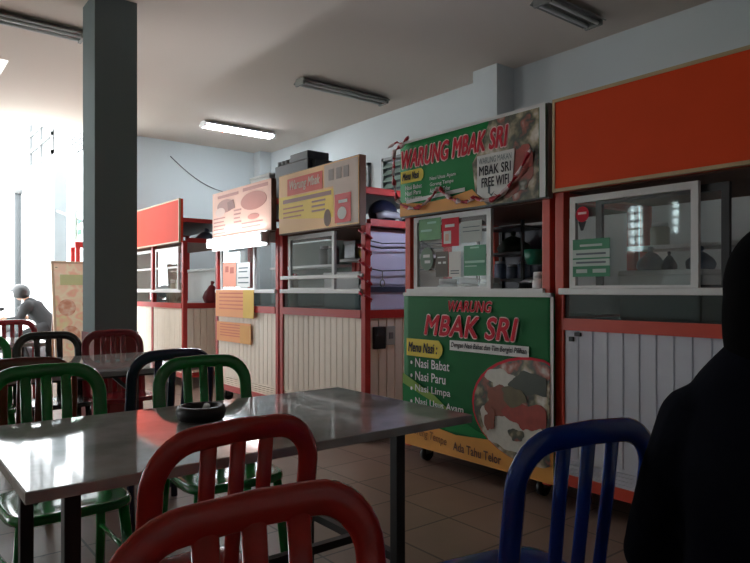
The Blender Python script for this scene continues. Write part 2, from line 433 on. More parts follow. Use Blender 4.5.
ceiling_lamp(3.78, 5.02, 6.15, False, 'unlit dark tube lamp on the ceiling between the lit lamp and the wall')
ceiling_lamp(4.25, 5.0, 3.2, False, 'unlit tube lamp on the ceiling above the big orange board, cut by the top edge')
ceiling_lamp(0.35, 1.55, 6.32, False, 'unlit tube lamp on the ceiling beside the pillar, near the skylight')

# ------------------------------------------------------------------ food stalls
XS = 3.0; XB = 3.95
def corrugated(mb, y0, y1, z0, z1, x, pitch=0.085, mi=0, dep=0.003):
    n = max(1, round((y1 - y0) / pitch)); p = (y1 - y0) / n; prof = [(x + 0.03, y0), (x, y0)]
    for i in range(n):
        a = y0 + i * p
        if i: prof += [(x, a - 0.007), (x + dep, a - 0.004), (x + dep, a + 0.004), (x, a + 0.007)]
    prof += [(x, y1), (x + 0.03, y1)]
    mb.prism(prof, 'z', z0, z1, mi); return mb
def corrugated_side(mb, x0, x1, z0, z1, y, pitch=0.085):
    n = max(1, round((x1 - x0) / pitch)); p = (x1 - x0) / n; prof = [(x0, y + 0.03), (x0, y)]
    for i in range(1, n):
        a = x0 + i * p; prof += [(a - 0.008, y), (a - 0.005, y + 0.012), (a + 0.005, y + 0.012), (a + 0.008, y)]
    prof += [(x1, y), (x1, y + 0.03)]
    mb.prism(prof, 'z', z0, z1); return mb

def sash(t, ya, yb, z0, z1, x, fm, gm, w=0.035, bars=()):
    f = MB()
    f.box(x, x + 0.025, ya, ya + w, z0, z1); f.box(x, x + 0.025, yb - w, yb, z0, z1)
    f.box(x, x + 0.025, ya + w, yb - w, z0, z0 + 0.014); f.box(x, x + 0.025, ya + w, yb - w, z1 - w, z1)
    for z in bars: f.box(x + 0.002, x + 0.023, ya + w, yb - w, z - 0.012, z + 0.012)
    s = f.build('window_sash', fm, t)
    MB().box(x + 0.01, x + 0.015, ya + w, yb - w, z0 + 0.014, z1 - w).build('pane', gm, s)
    return s

def stall(label, y0, y1, redm, boardm, fz0, fz1, sashes, mull=(), board_t=0.05, trimm=None, side=True, extra_rail=None, shelf=None, fasc_y=None, backz=1.04, panel=None, backm=None):
    yc = (y0 + y1) / 2; t = thing('food_stall', label, 'food stall', (XS, yc, 0)); P = 0.055
    top = fz0 + 0.30
    for (x, y) in ((XS, y0), (XS, y1 - P), (XB - P, y0), (XB - P, y1 - P)):
        MB().box(x, x + P, y, y + P, 0.10, top if x > XS else fz0 + 0.02, bev=0.004).build('post', redm, t)
    for y in mull: MB().box(XS, XS + P, y - P / 2, y + P / 2, 0.17, fz0 + 0.02).build('mullion', redm, t)
    b = MB()
    b.box(XS, XS + P, y0 + P, y1 - P, 0.13, 0.19); b.box(XB - P, XB, y0 + P, y1 - P, 0.13, 0.19)
    b.box(XS + P, XB - P, y0, y0 + P, 0.13, 0.19); b.box(XS + P, XB - P, y1 - P, y1, 0.13, 0.19)
    b.build('base_frame', redm, t)
    pn = MB(); corrugated(pn, y0 + P, y1 - P, 0.29, 0.985, XS + 0.012, dep=0.007 if panel else 0.003)
    prof = [(XS + 0.042, 0.19), (XS + 0.012, 0.19)]
    for k in range(1, 5): z = 0.19 + 0.02 * k; prof += [(XS + 0.012, z - 0.005), (XS + 0.022, z - 0.003), (XS + 0.022, z + 0.003), (XS + 0.012, z + 0.005)]
    prof += [(XS + 0.012, 0.29), (XS + 0.042, 0.29)]
    pn.prism(prof, 'y', y0 + P, y1 - P)
    pn.build('front_panel', panel or M_cream, t)
    for (y, f) in ((y0 + 0.01, 1), (y1 - 0.045, 1)):
        sp = MB(); corrugated_side(sp, XS + P, XB - P, 0.19, 0.985, y); sp.build('side_panel', M_cream, t)
    MB().box(XB - 0.03, XB - 0.005, y0 + P, y1 - P, 0.19, backz).build('back_panel', backm or M_whal, t)
    r = MB(); r.box(XS - 0.006, XS + P, y0 + P, y1 - P, 0.985, 1.05)
    r.box(XS + P, XB - P, y0, y0 + P, 0.985, 1.05); r.box(XS + P, XB - P, y1 - P, y1, 0.985, 1.05); r.build('rail', redm, t)
    MB().box(XS + P, XB - P, y0 + P, y1 - P, 1.02, 1.045).build('worktop', M_whal, t)
    MB().box(XS + 0.012, XS + 0.018, y0 + P, y1 - P, 1.05, 1.18).build('front_glass', M_glassd, t)
    MB().box(XS - 0.02, XS + 0.05, y0 + P * 0.6, y1 - P * 0.6, 1.18, 1.215, bev=0.004).build('counter_rail', M_whal, t)
    if extra_rail:
        MB().box(XS - 0.012, XS + 0.02, y0 + P * 0.4, y1 - P * 0.6, extra_rail - 0.016, extra_rail + 0.016, bev=0.004).build('guard_rail', M_whal, t)
    for (a, b_, z0, z1, x, fm, gm, bars) in sashes: sash(t, a, b_, z0, z1, x, fm, gm, bars=bars)
    # head frame, roof and the storage board under it
    for ya in (y0, y1 - P):
        MB().box(XS + P, XB - P, ya, ya + P, fz0, fz0 + 0.055).build('side_beam', redm, t)
        MB().box(XS, XB, ya, ya + P, fz0 + 0.25, fz0 + 0.30).build('side_beam', redm, t)
    MB().box(XS + P, XB, y0 + P, y1 - P, fz0 + 0.0, fz0 + 0.02).build('storage_board', M_brown, t)
    MB().box(XS + P, XB, y0 + P, y1 - P, fz0 + 0.27, fz0 + 0.285).build('roof_sheet', M_grey, t)
    fa, fb = fasc_y or (y0, y1)
    fb_ = MB().box(XS - board_t, XS, fa, fb, fz0, fz1).build('fascia_board', boardm, t)
    if trimm:
        e = MB(); w = 0.014; x0 = XS - board_t - 0.004; x1 = XS - board_t + 0.02
        e.box(x0, x1, fa - 0.002, fb + 0.002, fz0 - 0.004, fz0 + w); e.box(x0, x1, fa - 0.002, fb + 0.002, fz1 - w, fz1 + 0.004)
        e.box(x0, x1, fa - 0.002, fa + w, fz0 + w, fz1 - w); e.box(x0, x1, fb - w, fb + 0.002, fz0 + w, fz1 - w)
        e.build('edging', trimm, fb_)
    if shelf:
        MB().box(XB - 0.30, XB - 0.02, y0 + P, y1 - P, shelf - 0.012, shelf + 0.012).build('shelf', M_whal, t)
    for (x, y) in ((XS + 0.1, y0 + 0.12), (XS + 0.1, y1 - 0.12), (XB - 0.1, y0 + 0.12), (XB - 0.1, y1 - 0.12)):
        f = MB(); f.box(x - 0.03, x + 0.03, y - 0.03, y + 0.03, 0.115, 0.13); f.box(x - 0.025, x + 0.025, y - 0.026, y - 0.02, 0.05, 0.115); f.box(x - 0.025, x + 0.025, y + 0.02, y + 0.026, 0.05, 0.115)
        cs = f.build('caster', M_grey, t)
        MB().lathe([(0.02, -0.016), (0.05, -0.016), (0.05, 0.016), (0.02, 0.016)], (x, y, 0.05), 'y').build('wheel', M_black, cs)
    return t

stallR = stall('food stall under the big plain orange board, nearest the person', 0.74, 2.165, M_redor, M_redboard, 1.745, 2.245,
      [(1.39, 2.085, 1.215, 1.715, XS + 0.02, M_whal, M_glass, ()), (1.27, 1.95, 1.215, 1.70, XS + 0.06, M_dark, M_glass, ())], trimm=M_gold, shelf=1.46, board_t=0.06, fasc_y=(0.74, 2.137), panel=mat('grey_white_aluminium', (214, 216, 226), 0.45, var=0.03))
stallM = stall('food stall hung with green menu banners, red posts', 2.20, 3.44, M_redor, M_grey, 1.72, 2.25,
      [(2.655, 3.37, 1.215, 1.715, XS + 0.02, M_whal, M_glass, ())], board_t=0.04, fasc_y=(2.18, 3.44))
stallW = stall('food stall under the orange and yellow board, with two white rails', 3.91, 5.225, M_red, M_brown, 1.71, 2.25,
      [(4.36, 5.10, 1.215, 1.70, XS + 0.02, M_whal, M_glass, ())], board_t=0.06, extra_rail=1.32, shelf=1.50, fasc_y=(3.90, 5.13), backz=1.70, backm=mat('taupe_board', (150, 132, 118), 0.6, var=0.15))
stallP = stall('food stall with the pink board and the lit tube below it', 5.25, 6.64, M_red, M_brown, 1.77, 2.26,
      [(5.76, 6.56, 1.215, 1.75, XS + 0.02, M_whal, M_glass, ())], board_t=0.05, shelf=1.46, fasc_y=(5.285, 6.60), backz=1.75, backm=mat('grey_green_board', (112, 122, 116), 0.6, var=0.15))
stallF = stall('far food stall with the plain salmon red board, half behind the pillar', 7.57, 9.75, M_red, M_salmon, 1.80, 2.33,
      [(7.78, 8.60, 1.215, 1.76, XS + 0.02, M_whal, M_glass, (1.50,)), (8.74, 9.55, 1.215, 1.76, XS + 0.02, M_whal, M_glass, (1.50,))], mull=(8.67,), trimm=M_gold, shelf=1.5, backz=1.5)

# ------------------------------------------------------------------ hanging banners and prints
def wavy_sheet(name, mats, yl, yr, z0, z1, x, amp, n=24, parent=None, curl=0.0, t=0.004):
    """hanging cloth sheet facing -x with soft folds and real thickness"""
    mb = MB(); fr = []; bk = []
    for j in range(n + 1):
        q = j / n; a = []; b = []
        for i in range(n + 1):
            p = i / n; dx = amp * (math.sin(p * 9 + q * 3) * 0.5 + math.sin(q * 7 - p * 4) * 0.5) * (1 - abs(2 * q - 1) * 0.6) - curl * (1 - q) ** 3
            a.append(mb.bm.verts.new((x + dx, yl + (yr - yl) * p, z0 + (z1 - z0) * q))); b.append(mb.bm.verts.new((x + dx + t, yl + (yr - yl) * p, z0 + (z1 - z0) * q)))
        fr.append(a); bk.append(b)
    for j in range(n):
        for i in range(n):
            for G, rev in ((fr, 0), (bk, 1)):
                f = mb.bm.faces.new([G[j][i], G[j][i + 1], G[j + 1][i + 1], G[j + 1][i]][::-1 if rev else 1]); f.smooth = True
    ring = [(0, i) for i in range(n)] + [(j, n) for j in range(n)] + [(n, i) for i in range(n, 0, -1)] + [(j, 0) for j in range(n, 0, -1)]
    for k in range(len(ring)):
        (a, b), (c_, d_) = ring[k], ring[(k + 1) % len(ring)]
        mb.bm.faces.new([fr[a][b], fr[c_][d_], bk[c_][d_], bk[a][b]])
    return mb.build(name, mats, parent)

# --- large green banner tied over the front of the green stall
XF = 2.952
bn = thing('menu_banner', 'tall green menu banner with a rice dish picture, tied over the stall front', 'banner', (XF, 2.8, 1.19))
wavy_sheet('cloth', [M_greend], 3.42, 2.15, 0.125, 1.185, XF + 0.02, 0.006, parent=bn)
bx = XF + 0.012
hem = MB(); sheet(hem, bx, 3.42, 2.15, 1.165, 1.19); sheet(hem, bx, 2.17, 2.15, 0.125, 1.19); hem.build('white_hem', M_paper, bn)
def b3(u0, v0, v1, u1):
    yl, zt = PX(u0, v0, bx); _, zb = PX(u0, v1, bx); yr, _ = PX(u1, v0, bx); return yl, yr, zb, zt
sw = MB()
sw.prism([(3.42, 0.62), (3.1, 0.50), (2.85, 0.36), (2.6, 0.30), (3.42, 0.30)], 'x', bx - 0.002, bx - 0.001); sw.build('lime_swoosh', M_lime, bn)
ob = MB(); ob.prism([(3.42, 0.125), (2.15, 0.125), (2.15, 0.40), (2.5, 0.30), (2.9, 0.27), (3.2, 0.30), (3.42, 0.36)][::1], 'x', bx - 0.003, bx - 0.001); ob.build('orange_band', M_orange, bn)
gs = MB(); gs.prism([(3.42, 0.36), (3.42, 0.55), (3.0, 0.42), (2.62, 0.30), (2.7, 0.285), (3.1, 0.29)], 'x', bx - 0.004, bx - 0.003); gs.build('leaf_swoosh', M_green, bn)
fp = MB(); disc(fp, bx - 0.003, 2.30, 0.51, 0.455, 0.31, 1, clip=(2.17, 9, 0, 2)); disc(fp, bx - 0.005, 2.295, 0.503, 0.445, 0.302, 0, clip=(2.17, 9, 0, 2))
blob(fp, bx - 0.007, 2.46, 0.38, 0.20, 0.13, 2, 1); blob(fp, bx - 0.007, 2.50, 0.66, 0.13, 0.07, 2, 2); blob(fp, bx - 0.009, 2.30, 0.665, 0.13, 0.075, 3, 3, clip=(2.19, 9)); blob(fp, bx - 0.010, 2.33, 0.48, 0.14, 0.085, 4, 4, clip=(2.19, 9)); blob(fp, bx - 0.009, 2.53, 0.54, 0.12, 0.085, 5, 5); blob(fp, bx - 0.011, 2.42, 0.58, 0.10, 0.05, 6, 6); blob(fp, bx - 0.012, 2.27, 0.37, 0.08, 0.05, 2, 7, clip=(2.19, 9)); blob(fp, bx - 0.013, 2.40, 0.36, 0.05, 0.04, 0, 8); blob(fp, bx - 0.013, 2.60, 0.42, 0.04, 0.07, 5, 9)
fp.build('food_picture', [M_foodd, M_crim, mat('rice_print', (206, 202, 190), 0.5, var=0.15, scale=40), mat('leaf_print', (44, 52, 34), 0.5, var=0.4, scale=20), mat('sambal_print', (156, 52, 34), 0.5, var=0.35, scale=25), mat('fried_print', (134, 66, 40), 0.5, var=0.35, scale=25), mat('olive_print', (96, 84, 50), 0.5, var=0.4, scale=22)], bn)
yl, yr, z0, z1 = b3(449, 301, 311, 492); yl2, yr2, z02, z12 = b3(425, 315, 334, 518)
lettering(bn, outlined('WARUNG', yl, yr, z0, z1, 0.25, 0, 1, w=0.035) + outlined('MBAK SRI', yl2, yr2, z02, z12, 0.25, 0, 1, w=0.04), bx, [M_crim, mat('pink_outline', (250, 206, 202), 0.5)], 'title_lettering')
pill = MB(); yl, yr, z0, z1 = b3(407, 338, 355, 443); pill.prism([(yl, z0), (yr + 0.04, z0), (yr + 0.01, z0 + 0.03), (yr, (z0 + z1) / 2), (yr + 0.01, z1 - 0.03), (yr + 0.04, z1), (yl, z1)], 'x', bx - 0.003, bx - 0.001); pill.build('yellow_tab', M_yellow, bn)
lettering(bn, [('Menu Nasi :', yl - 0.02, yr + 0.05, z0 + 0.03, z1 - 0.025, 0.03, 0.2, 0, 0.005)], bx, [M_ink], 'tab_lettering')
st = MB(); yl, yr, z0, z1 = b3(450, 340, 350, 529); sheet(st, bx - 0.001, yl, yr, z0, z1); st.build('white_strip', M_paper, bn)
lettering(bn, [('Dengan Nasi Babat dan Tim Bergizi Pilihan', yl - 0.015, yr + 0.015, z0 + 0.012, z1 - 0.012, 0.015, 0.2, 0, 0.004)], bx, [M_ink], 'strip_lettering')
its = []
for k, (s, vt, ur) in enumerate([('Nasi Babat', 358, 450), ('Nasi Paru', 371, 446), ('Nasi Limpa', 384, 451), ('Nasi Usus Ayam', 397, 464)]):
    yl, zt = PX(416, vt, bx); yr, _ = PX(ur, vt, bx); its.append((s, yl, yr, zt - 0.06, zt - 0.0, 0.012, 0, 0, 0.006))
    y2, _ = PX(411, vt, bx); its.append(('•', y2, y2 - 0.022, zt - 0.045, zt - 0.02, 0.0, 0, 0, 0.006))
lettering(bn, its, bx, [M_white], 'menu_lettering')
lettering(bn, [('Goreng Tempe', 3.34, 2.98, 0.20, 0.27, 0.01, 0.2, 0, 0.006, -0.03), ('Ada Tahu Telor', 2.92, 2.52, 0.17, 0.225, 0.015, 0, 1, 0.006, -0.01)], bx, [mat('tan_ink', (150, 96, 40), 0.6), M_brown], 'band_lettering')

# --- upper green banner across the fascia of the green stall
xu = XS - 0.045
bu = thing('sign_banner', 'wide green banner with red lettering and a white notice, above the stall window', 'banner', (xu, 2.82, 1.72))
ta, tb, tz0, tz1 = 3.43, 2.19, 1.725, 2.245
wavy_sheet('cloth', [M_green], ta, tb, tz0, tz1, xu - 0.008, 0.0, n=8, parent=bu)
xv = xu - 0.009
e = MB(); sheet(e, xv, ta, tb, tz1 - 0.012, tz1 + 0.008); sheet(e, xv, tb + 0.04, tb, tz0, tz1 - 0.012); e.build('silver_border', M_whal, bu)
fu = MB(); fu.prism([(2.70, tz0), (tb + 0.045, tz0), (tb + 0.045, tz1 - 0.013), (2.60, tz1 - 0.013), (2.66, tz1 - 0.15), (2.74, tz1 - 0.25)], 'x', xv - 0.002, xv - 0.001); fu.build('food_picture', M_foodd, bu)
pl_ = MB(); blob(pl_, xv - 0.003, 2.38, 1.88, 0.10, 0.13, 0, 11, clip=(2.27, 9)); blob(pl_, xv - 0.005, 2.34, 1.95, 0.07, 0.09, 1, 12, clip=(2.27, 9)); pl_.build('dish_picture', [M_food, mat('sambal_print', (150, 50, 36))], bu)
og = MB(); og.prism([(ta, tz0), (2.62, tz0), (2.74, tz0 + 0.11), (2.95, tz0 + 0.08), (3.2, tz0 + 0.07), (ta, tz0 + 0.10)], 'x', xv - 0.003, xv - 0.001); og.build('orange_band', M_orange, bu)
ws = MB(); ws.prism([(3.36, tz0 + 0.085), (2.80, tz0 + 0.105), (2.80, tz0 + 0.13), (3.36, tz0 + 0.11)], 'x', xv - 0.005, xv - 0.0035); ws.build('white_strip', M_paper, bu)
lettering(bu, outlined('WARUNG MBAK SRI', 3.41, 2.455, 2.06, 2.18, 0.25, 0, 1, w=0.05), xv, [M_crim, mat('pink_outline', (236, 180, 176))], 'title_lettering')
pz = MB(); pz.prism([(ta - 0.01, 1.955), (3.21, 1.955), (3.19, 1.975), (3.185, 2.0), (3.19, 2.02), (3.21, 2.04), (ta - 0.01, 2.04)], 'x', xv - 0.003, xv - 0.001); pz.build('yellow_tab', M_yellow, bu)
lettering(bu, [('Menu Nasi', 3.40, 3.23, 1.975, 2.025, 0.03, 0.2, 0, 0.005)], xv, [M_ink], 'tab_lettering')
lettering(bu, [('Nasi Babat', 3.37, 3.20, 1.905, 1.935, 0.01, 0, 0, 0.005), ('Nasi Paru', 3.37, 3.21, 1.865, 1.895, 0.01, 0, 0, 0.005), ('Nasi Limpa', 3.37, 3.20, 1.825, 1.855, 0.01, 0, 0, 0.005), ('Nasi Usus Ayam', 3.12, 2.88, 1.935, 1.965, 0.01, 0, 0, 0.005), ('Goreng Tempe', 3.12, 2.90, 1.895, 1.925, 0.01, 0, 0, 0.005), ('Ada Tahu Telor', 3.12, 2.93, 1.855, 1.885, 0.01, 0, 0, 0.005)], xv, [M_white], 'menu_lettering')
ntc = thing('notice', 'white shield-shaped notice with dark capitals, hung on the green banner', 'notice', (xv, 2.55, 1.74))
k = MB(); k.prism([(2.69, 1.80), (2.62, 1.755), (2.55, 1.742), (2.47, 1.77), (2.415, 1.83), (2.40, 2.03), (2.69, 2.03)], 'x', xv - 0.012, xv - 0.008); k.build('board', M_paper, ntc)
lettering(ntc, [('WARUNG MAKAN', 2.675, 2.42, 1.975, 2.012, 0.0, 0, 1, 0.014), ('MBAK SRI', 2.67, 2.425, 1.905, 1.962, 0.02, 0, 0, 0.014), ('FREE WIFI', 2.65, 2.44, 1.832, 1.888, 0.02, 0, 0, 0.014)], xv, [M_ink, M_greyink], 'lettering')
k = MB(); sheet(k, xv - 0.012, 2.60, 2.585, 1.79, 1.83); k.prism([(2.60, 1.80), (2.575, 1.77), (2.55, 1.80), (2.575, 1.785)], 'x', xv - 0.0135, xv - 0.012); k.build('emblem', M_greyink, ntc)

# --- orange and yellow board print of the middle stall
xw = XS - 0.061
bw = thing('sign_print', 'faded orange and yellow menu sign with a red title box, on the middle stall', 'sign', (xw, 4.499, 1.72))
k = MB(); sheet(k, xw, 5.125, 3.905, 1.72, 2.245); k.build('sheet', mat('peach_print', (250, 198, 138), 0.6, var=0.1, scale=2), bw)
k = MB(); k.prism([(5.125, 1.86), (4.362, 1.80), (4.252, 1.80), (4.252, 2.03), (5.125, 2.05)], 'x', xw - 0.003, xw - 0.002); k.build('yellow_field', mat('faded_yellow', (252, 210, 84), 0.6, var=0.14, scale=4), bw)
k = MB(); sheet(k, xw - 0.002, 4.974, 4.408, 2.05, 2.20); k.build('title_box', mat('faded_red', (222, 84, 62), 0.6), bw)
lettering(bw, [('Warung Mbak', 4.929, 4.444, 2.075, 2.175, 0.02, 0.25, 0, 0.006)], xw, [mat('cream_ink', (238, 214, 196), 0.6)], 'title_lettering')
k = MB(); sheet(k, xw - 0.003, 5.047, 4.280, 1.985, 2.02, 0); lines(k, xw - 0.003, 5.047, 4.682, (1.94, 1.90, 1.86), 0.014, 1); lines(k, xw - 0.003, 4.572, 4.362, (1.955, 1.915, 1.875), 0.016, 0, 0.1); k.build('menu_lines', [mat('mauve_ink', (164, 120, 110), 0.6), mat('rust_ink', (196, 128, 82), 0.6)], bw)
k = MB(); sheet(k, xw - 0.002, 4.380, 3.914, 2.05, 2.235); k.prism([(4.197, 1.73), (3.914, 1.73), (3.914, 2.05), (4.252, 2.05)], 'x', xw - 0.003, xw - 0.002); k.build('pale_panel', mat('greyish_print', (206, 186, 172), 0.6, var=0.1), bw)
k = MB()
for y in (4.316, 4.207, 4.106): sheet(k, xw - 0.004, y, y - 0.07, 2.10, 2.19, 0)
k.build('stamp_marks', mat('grey_print', (150, 136, 128), 0.6), bw)
k = MB(); disc(k, xw - 0.003, 4.335, 1.80, 0.05, 0.07, 0); k.build('jar_picture', M_brown, bw)
rp = thing('sticker', 'red sticker with a white oval, on the right end of the orange menu sign', 'sticker', (xw, 4.133, 1.74))
k = MB(); sheet(k, xw - 0.005, 4.225, 4.006, 1.745, 1.975); k.build('sheet', mat('bright_red_print', (214, 44, 44), 0.5), rp)
k = MB(); disc(k, xw - 0.007, 4.124, 1.82, 0.06, 0.05, 0); sheet(k, xw - 0.007, 4.170, 4.051, 1.90, 1.925); k.build('white_marks', M_paper, rp)

# --- pink board print
xp = XS - 0.051
bp_ = thing('sign_print', 'pale pink menu sign with an oval and dish pictures, above the lit tube', 'sign', (xp, 5.918, 1.78))
k = MB(); sheet(k, xp, 6.595, 5.290, 1.775, 2.26); k.build('sheet', mat('pink_print', (240, 190, 168), 0.6, var=0.06, scale=3), bp_)
k = MB(); disc(k, xp - 0.002, 5.643, 2.09, 0.27, 0.09, 0); disc(k, xp - 0.002, 5.643, 1.935, 0.12, 0.03, 0); k.build('oval', mat('dusty_pink_print', (192, 120, 104), 0.6), bp_)
k = MB(); disc(k, xp - 0.002, 6.271, 2.10, 0.20, 0.07, 0); k.prism([(6.22, 2.13), (6.08, 2.15), (6.04, 2.06), (6.20, 2.04)], 'x', xp - 0.006, xp - 0.004, 1); disc(k, xp - 0.0065, 6.389, 2.04, 0.12, 0.05, 2); k.build('dish_picture', [mat('mauve_print', (176, 124, 112), 0.6), mat('dark_mauve_print', (140, 92, 84), 0.6), mat('pale_print', (224, 190, 176), 0.6)], bp_)
k = MB(); lines(k, xp - 0.002, 6.566, 6.271, (1.98, 1.94, 1.90, 1.86, 1.82), 0.016, 0); lines(k, xp - 0.002, 6.075, 5.898, (2.03, 1.99, 1.95, 1.91), 0.018, 0); lines(k, xp - 0.002, 5.898, 5.427, (1.88, 1.84), 0.014, 0); sheet(k, xp - 0.002, 5.869, 5.349, 2.20, 2.235, 0); sheet(k, xp - 0.002, 6.458, 5.967, 2.19, 2.22, 0); k.build('menu_lines', mat('dusty_ink', (190, 128, 116), 0.6), bp_)

tl = thing('tube_lamp', 'lit white tube lamp under the pink sign', 'lamp', (XS - 0.09, 6.02, 1.74))
MB().box(XS - 0.075, XS - 0.052, 5.32, 6.56, 1.63, 1.775).build('glow_plate', M_reflw, tl)  # white plate added behind the tube to widen its glow
MB().tube([(XS - 0.115, 5.35, 1.70), (XS - 0.115, 6.53, 1.70)], 0.036, seg=14).build('tube', mat('lit_stall_tube', (240, 246, 255), 0.4, emit=27.0), tl)
for y in (5.32, 6.52): MB().box(XS - 0.14, XS - 0.06, y, y + 0.04, 1.66, 1.76).build('end_cap', M_white, tl)
MB().box(3.15, 3.75, 3.438, 3.465, 1.86, 1.92).build('added_fill_batten', M_white, stallM)  # added fill light, hidden behind the upper banner, to brighten the refrigerator
MB().tube([(3.18, 3.485, 1.89), (3.72, 3.485, 1.89)], 0.018, seg=12).build('added_fill_tube', mat('hidden_fill_light', (225, 232, 255), 0.4, emit=32.0), stallM)

# ------------------------------------------------------------------ papers and stickers on the stalls
def paper(name, label, cat, x, yl, yr, z0, z1, m, marks=(), mm=None, group=None):
    t = thing(name, label, cat, (x, (yl + yr) / 2, z0), group=group)
    k = MB(); sheet(k, x, yl, yr, z0, z1); k.build('sheet', m, t)
    if marks:
        k = MB()
        for mk in marks:
            a, b, c_, d_, mi = mk; sheet(k, x - 0.002 - 0.0012 * mi, yl + (yr - yl) * a, yl + (yr - yl) * b, z0 + (z1 - z0) * c_, z0 + (z1 - z0) * d_, mi, 0.001)
        k.build('print_marks', mm, t)
    return t
def pxp(u0, v0, u1, v1, x):
    yl, zt = PX(u0, v0, x); _, zb = PX(u0, v1, x); yr, _ = PX(u1, v0, x); return yl, yr, zb, zt
xg = XS + 0.028
GX = XS + 0.0265
L5 = tuple((0.1, 0.75, 0.85 - 0.14 * k, 0.90 - 0.14 * k, 0) for k in range(5))
M_oposter = mat('orange_poster', (232, 156, 98), 0.6, var=0.05); M_pinkink = mat('brick_ink', (204, 104, 70), 0.6)
xo = XS - 0.022
yl, yr, z0, z1 = pxp(216, 290, 254, 316, xo); paper('menu_poster', 'orange menu poster with a yellow end, over the counter rail below the lit tube', 'poster', xo, yl, yr, z0, z1, M_oposter, L5 + ((0.74, 1.0, 0.0, 1.0, 1),), [M_pinkink, mat('mustard_print', (220, 178, 70), 0.6)])
yl, yr, z0, z1 = pxp(217, 321, 251, 340, XS - 0.0085); paper('menu_poster', 'smaller orange menu poster on the cream panel, lower of the two', 'poster', XS - 0.0085, yl, yr, z0, z1, M_oposter, L5 + ((0.7, 1.0, 0.0, 0.9, 1),), [M_pinkink, mat('dull_orange_print', (222, 160, 84), 0.6)])
xq = XS + 0.0195
yl, yr, z0, z1 = pxp(223, 263, 236, 287, xq); paper('poster', 'pink poster in the stall window below the lit tube', 'poster', xq, yl, yr, z0, z1, mat('salmon_print', (232, 150, 124), 0.6), ((0.2, 0.45, 0.6, 0.85, 0), (0.55, 0.85, 0.55, 0.8, 0)), [mat('brick_print', (180, 90, 72), 0.6)])
yl, yr, z0, z1 = pxp(237, 263, 250, 287, xq); paper('notice', 'white notice sheet in the stall window below the lit tube', 'notice', xq, yl, yr, z0, z1, M_paper, ((0.15, 0.85, 0.75, 0.8, 0), (0.15, 0.8, 0.6, 0.65, 0), (0.1, 0.9, 0.35, 0.4, 0), (0.1, 0.9, 0.15, 0.2, 0)), [M_greyink])
# green stall window
yl, yr, z0, z1 = pxp(442, 219, 459, 247, xq); paper('poster', 'red poster with a white oval in the green stall window', 'poster', xq, yl, yr, z0, z1, M_crim, ((0.12, 0.55, 0.10, 0.55, 0), (0.2, 0.75, 0.68, 0.78, 0), (0.22, 0.42, 0.2, 0.45, 1)), [M_paper, mat('pale_pink_print', (228, 180, 160))])
yl, yr, z0, z1 = pxp(464, 246, 486, 276, xq); paper('poster', 'green poster with pale stripes, lower right in the green stall window', 'poster', xq, yl, yr, z0, z1, mat('mid_green_print', (40, 132, 88), 0.5), ((0.05, 0.95, 0.42, 0.5, 0), (0.05, 0.6, 0.3, 0.34, 0), (0.3, 0.7, 0.9, 0.95, 0)), [mat('mint_print', (150, 200, 176), 0.5)])
yl, yr, z0, z1 = pxp(461, 222, 482, 243, xq); paper('notice', 'white sheet in the green stall window, right of the red poster', 'notice', xq, yl, yr, z0, z1, mat('grey_white_paper', (186, 192, 186), 0.7), ((0.1, 0.9, 0.7, 0.74, 0), (0.1, 0.9, 0.5, 0.54, 0)), [M_greyink])
yl, yr, z0, z1 = pxp(419, 220, 441, 241, xq); paper('poster', 'green leaf-patterned poster, top left in the green stall window', 'poster', xq, yl, yr, z0, z1, mat('leafy_print', (86, 150, 92), 0.5, var=0.3, scale=16), ((0.1, 0.6, 0.4, 0.5, 0), (0.4, 0.8, 0.75, 0.85, 0)), [mat('mint_print', (150, 200, 176))])
yl, yr, z0, z1 = pxp(436, 252, 448, 277, xq); paper('notice', 'brown card in the green stall window beside a white card', 'notice', xq, yl, yr, z0, z1, mat('brown_card', (84, 74, 62), 0.6), ((0.15, 0.8, 0.75, 0.8, 0), (0.2, 0.45, 0.52, 0.6, 0), (0.6, 0.85, 0.52, 0.6, 0)), [M_paper])
yl, yr, z0, z1 = pxp(449, 252, 461, 277, xq); paper('notice', 'white card in the green stall window beside a brown card', 'notice', xq, yl, yr, z0, z1, M_paper, ((0.15, 0.85, 0.12, 0.16, 0), (0.15, 0.85, 0.22, 0.26, 0)), [M_greyink])
st_ = thing('sticker', 'grey-green round sticker with a tail, left in the green stall window', 'sticker', (xq, 3.3, 1.35))
yc_, zc_ = PX(427, 259, xq); k = MB(); disc(k, xq, yc_, zc_, 0.065, 0.08, 0); k.build('sheet', mat('sage_print', (104, 126, 106), 0.6), st_)
k = MB(); sheet(k, xq - 0.002, yc_ + 0.035, yc_ - 0.03, zc_ + 0.01, zc_ + 0.03); sheet(k, xq - 0.002, yc_ + 0.02, yc_ - 0.035, zc_ - 0.03, zc_ - 0.01); k.build('print_marks', M_paper, st_)
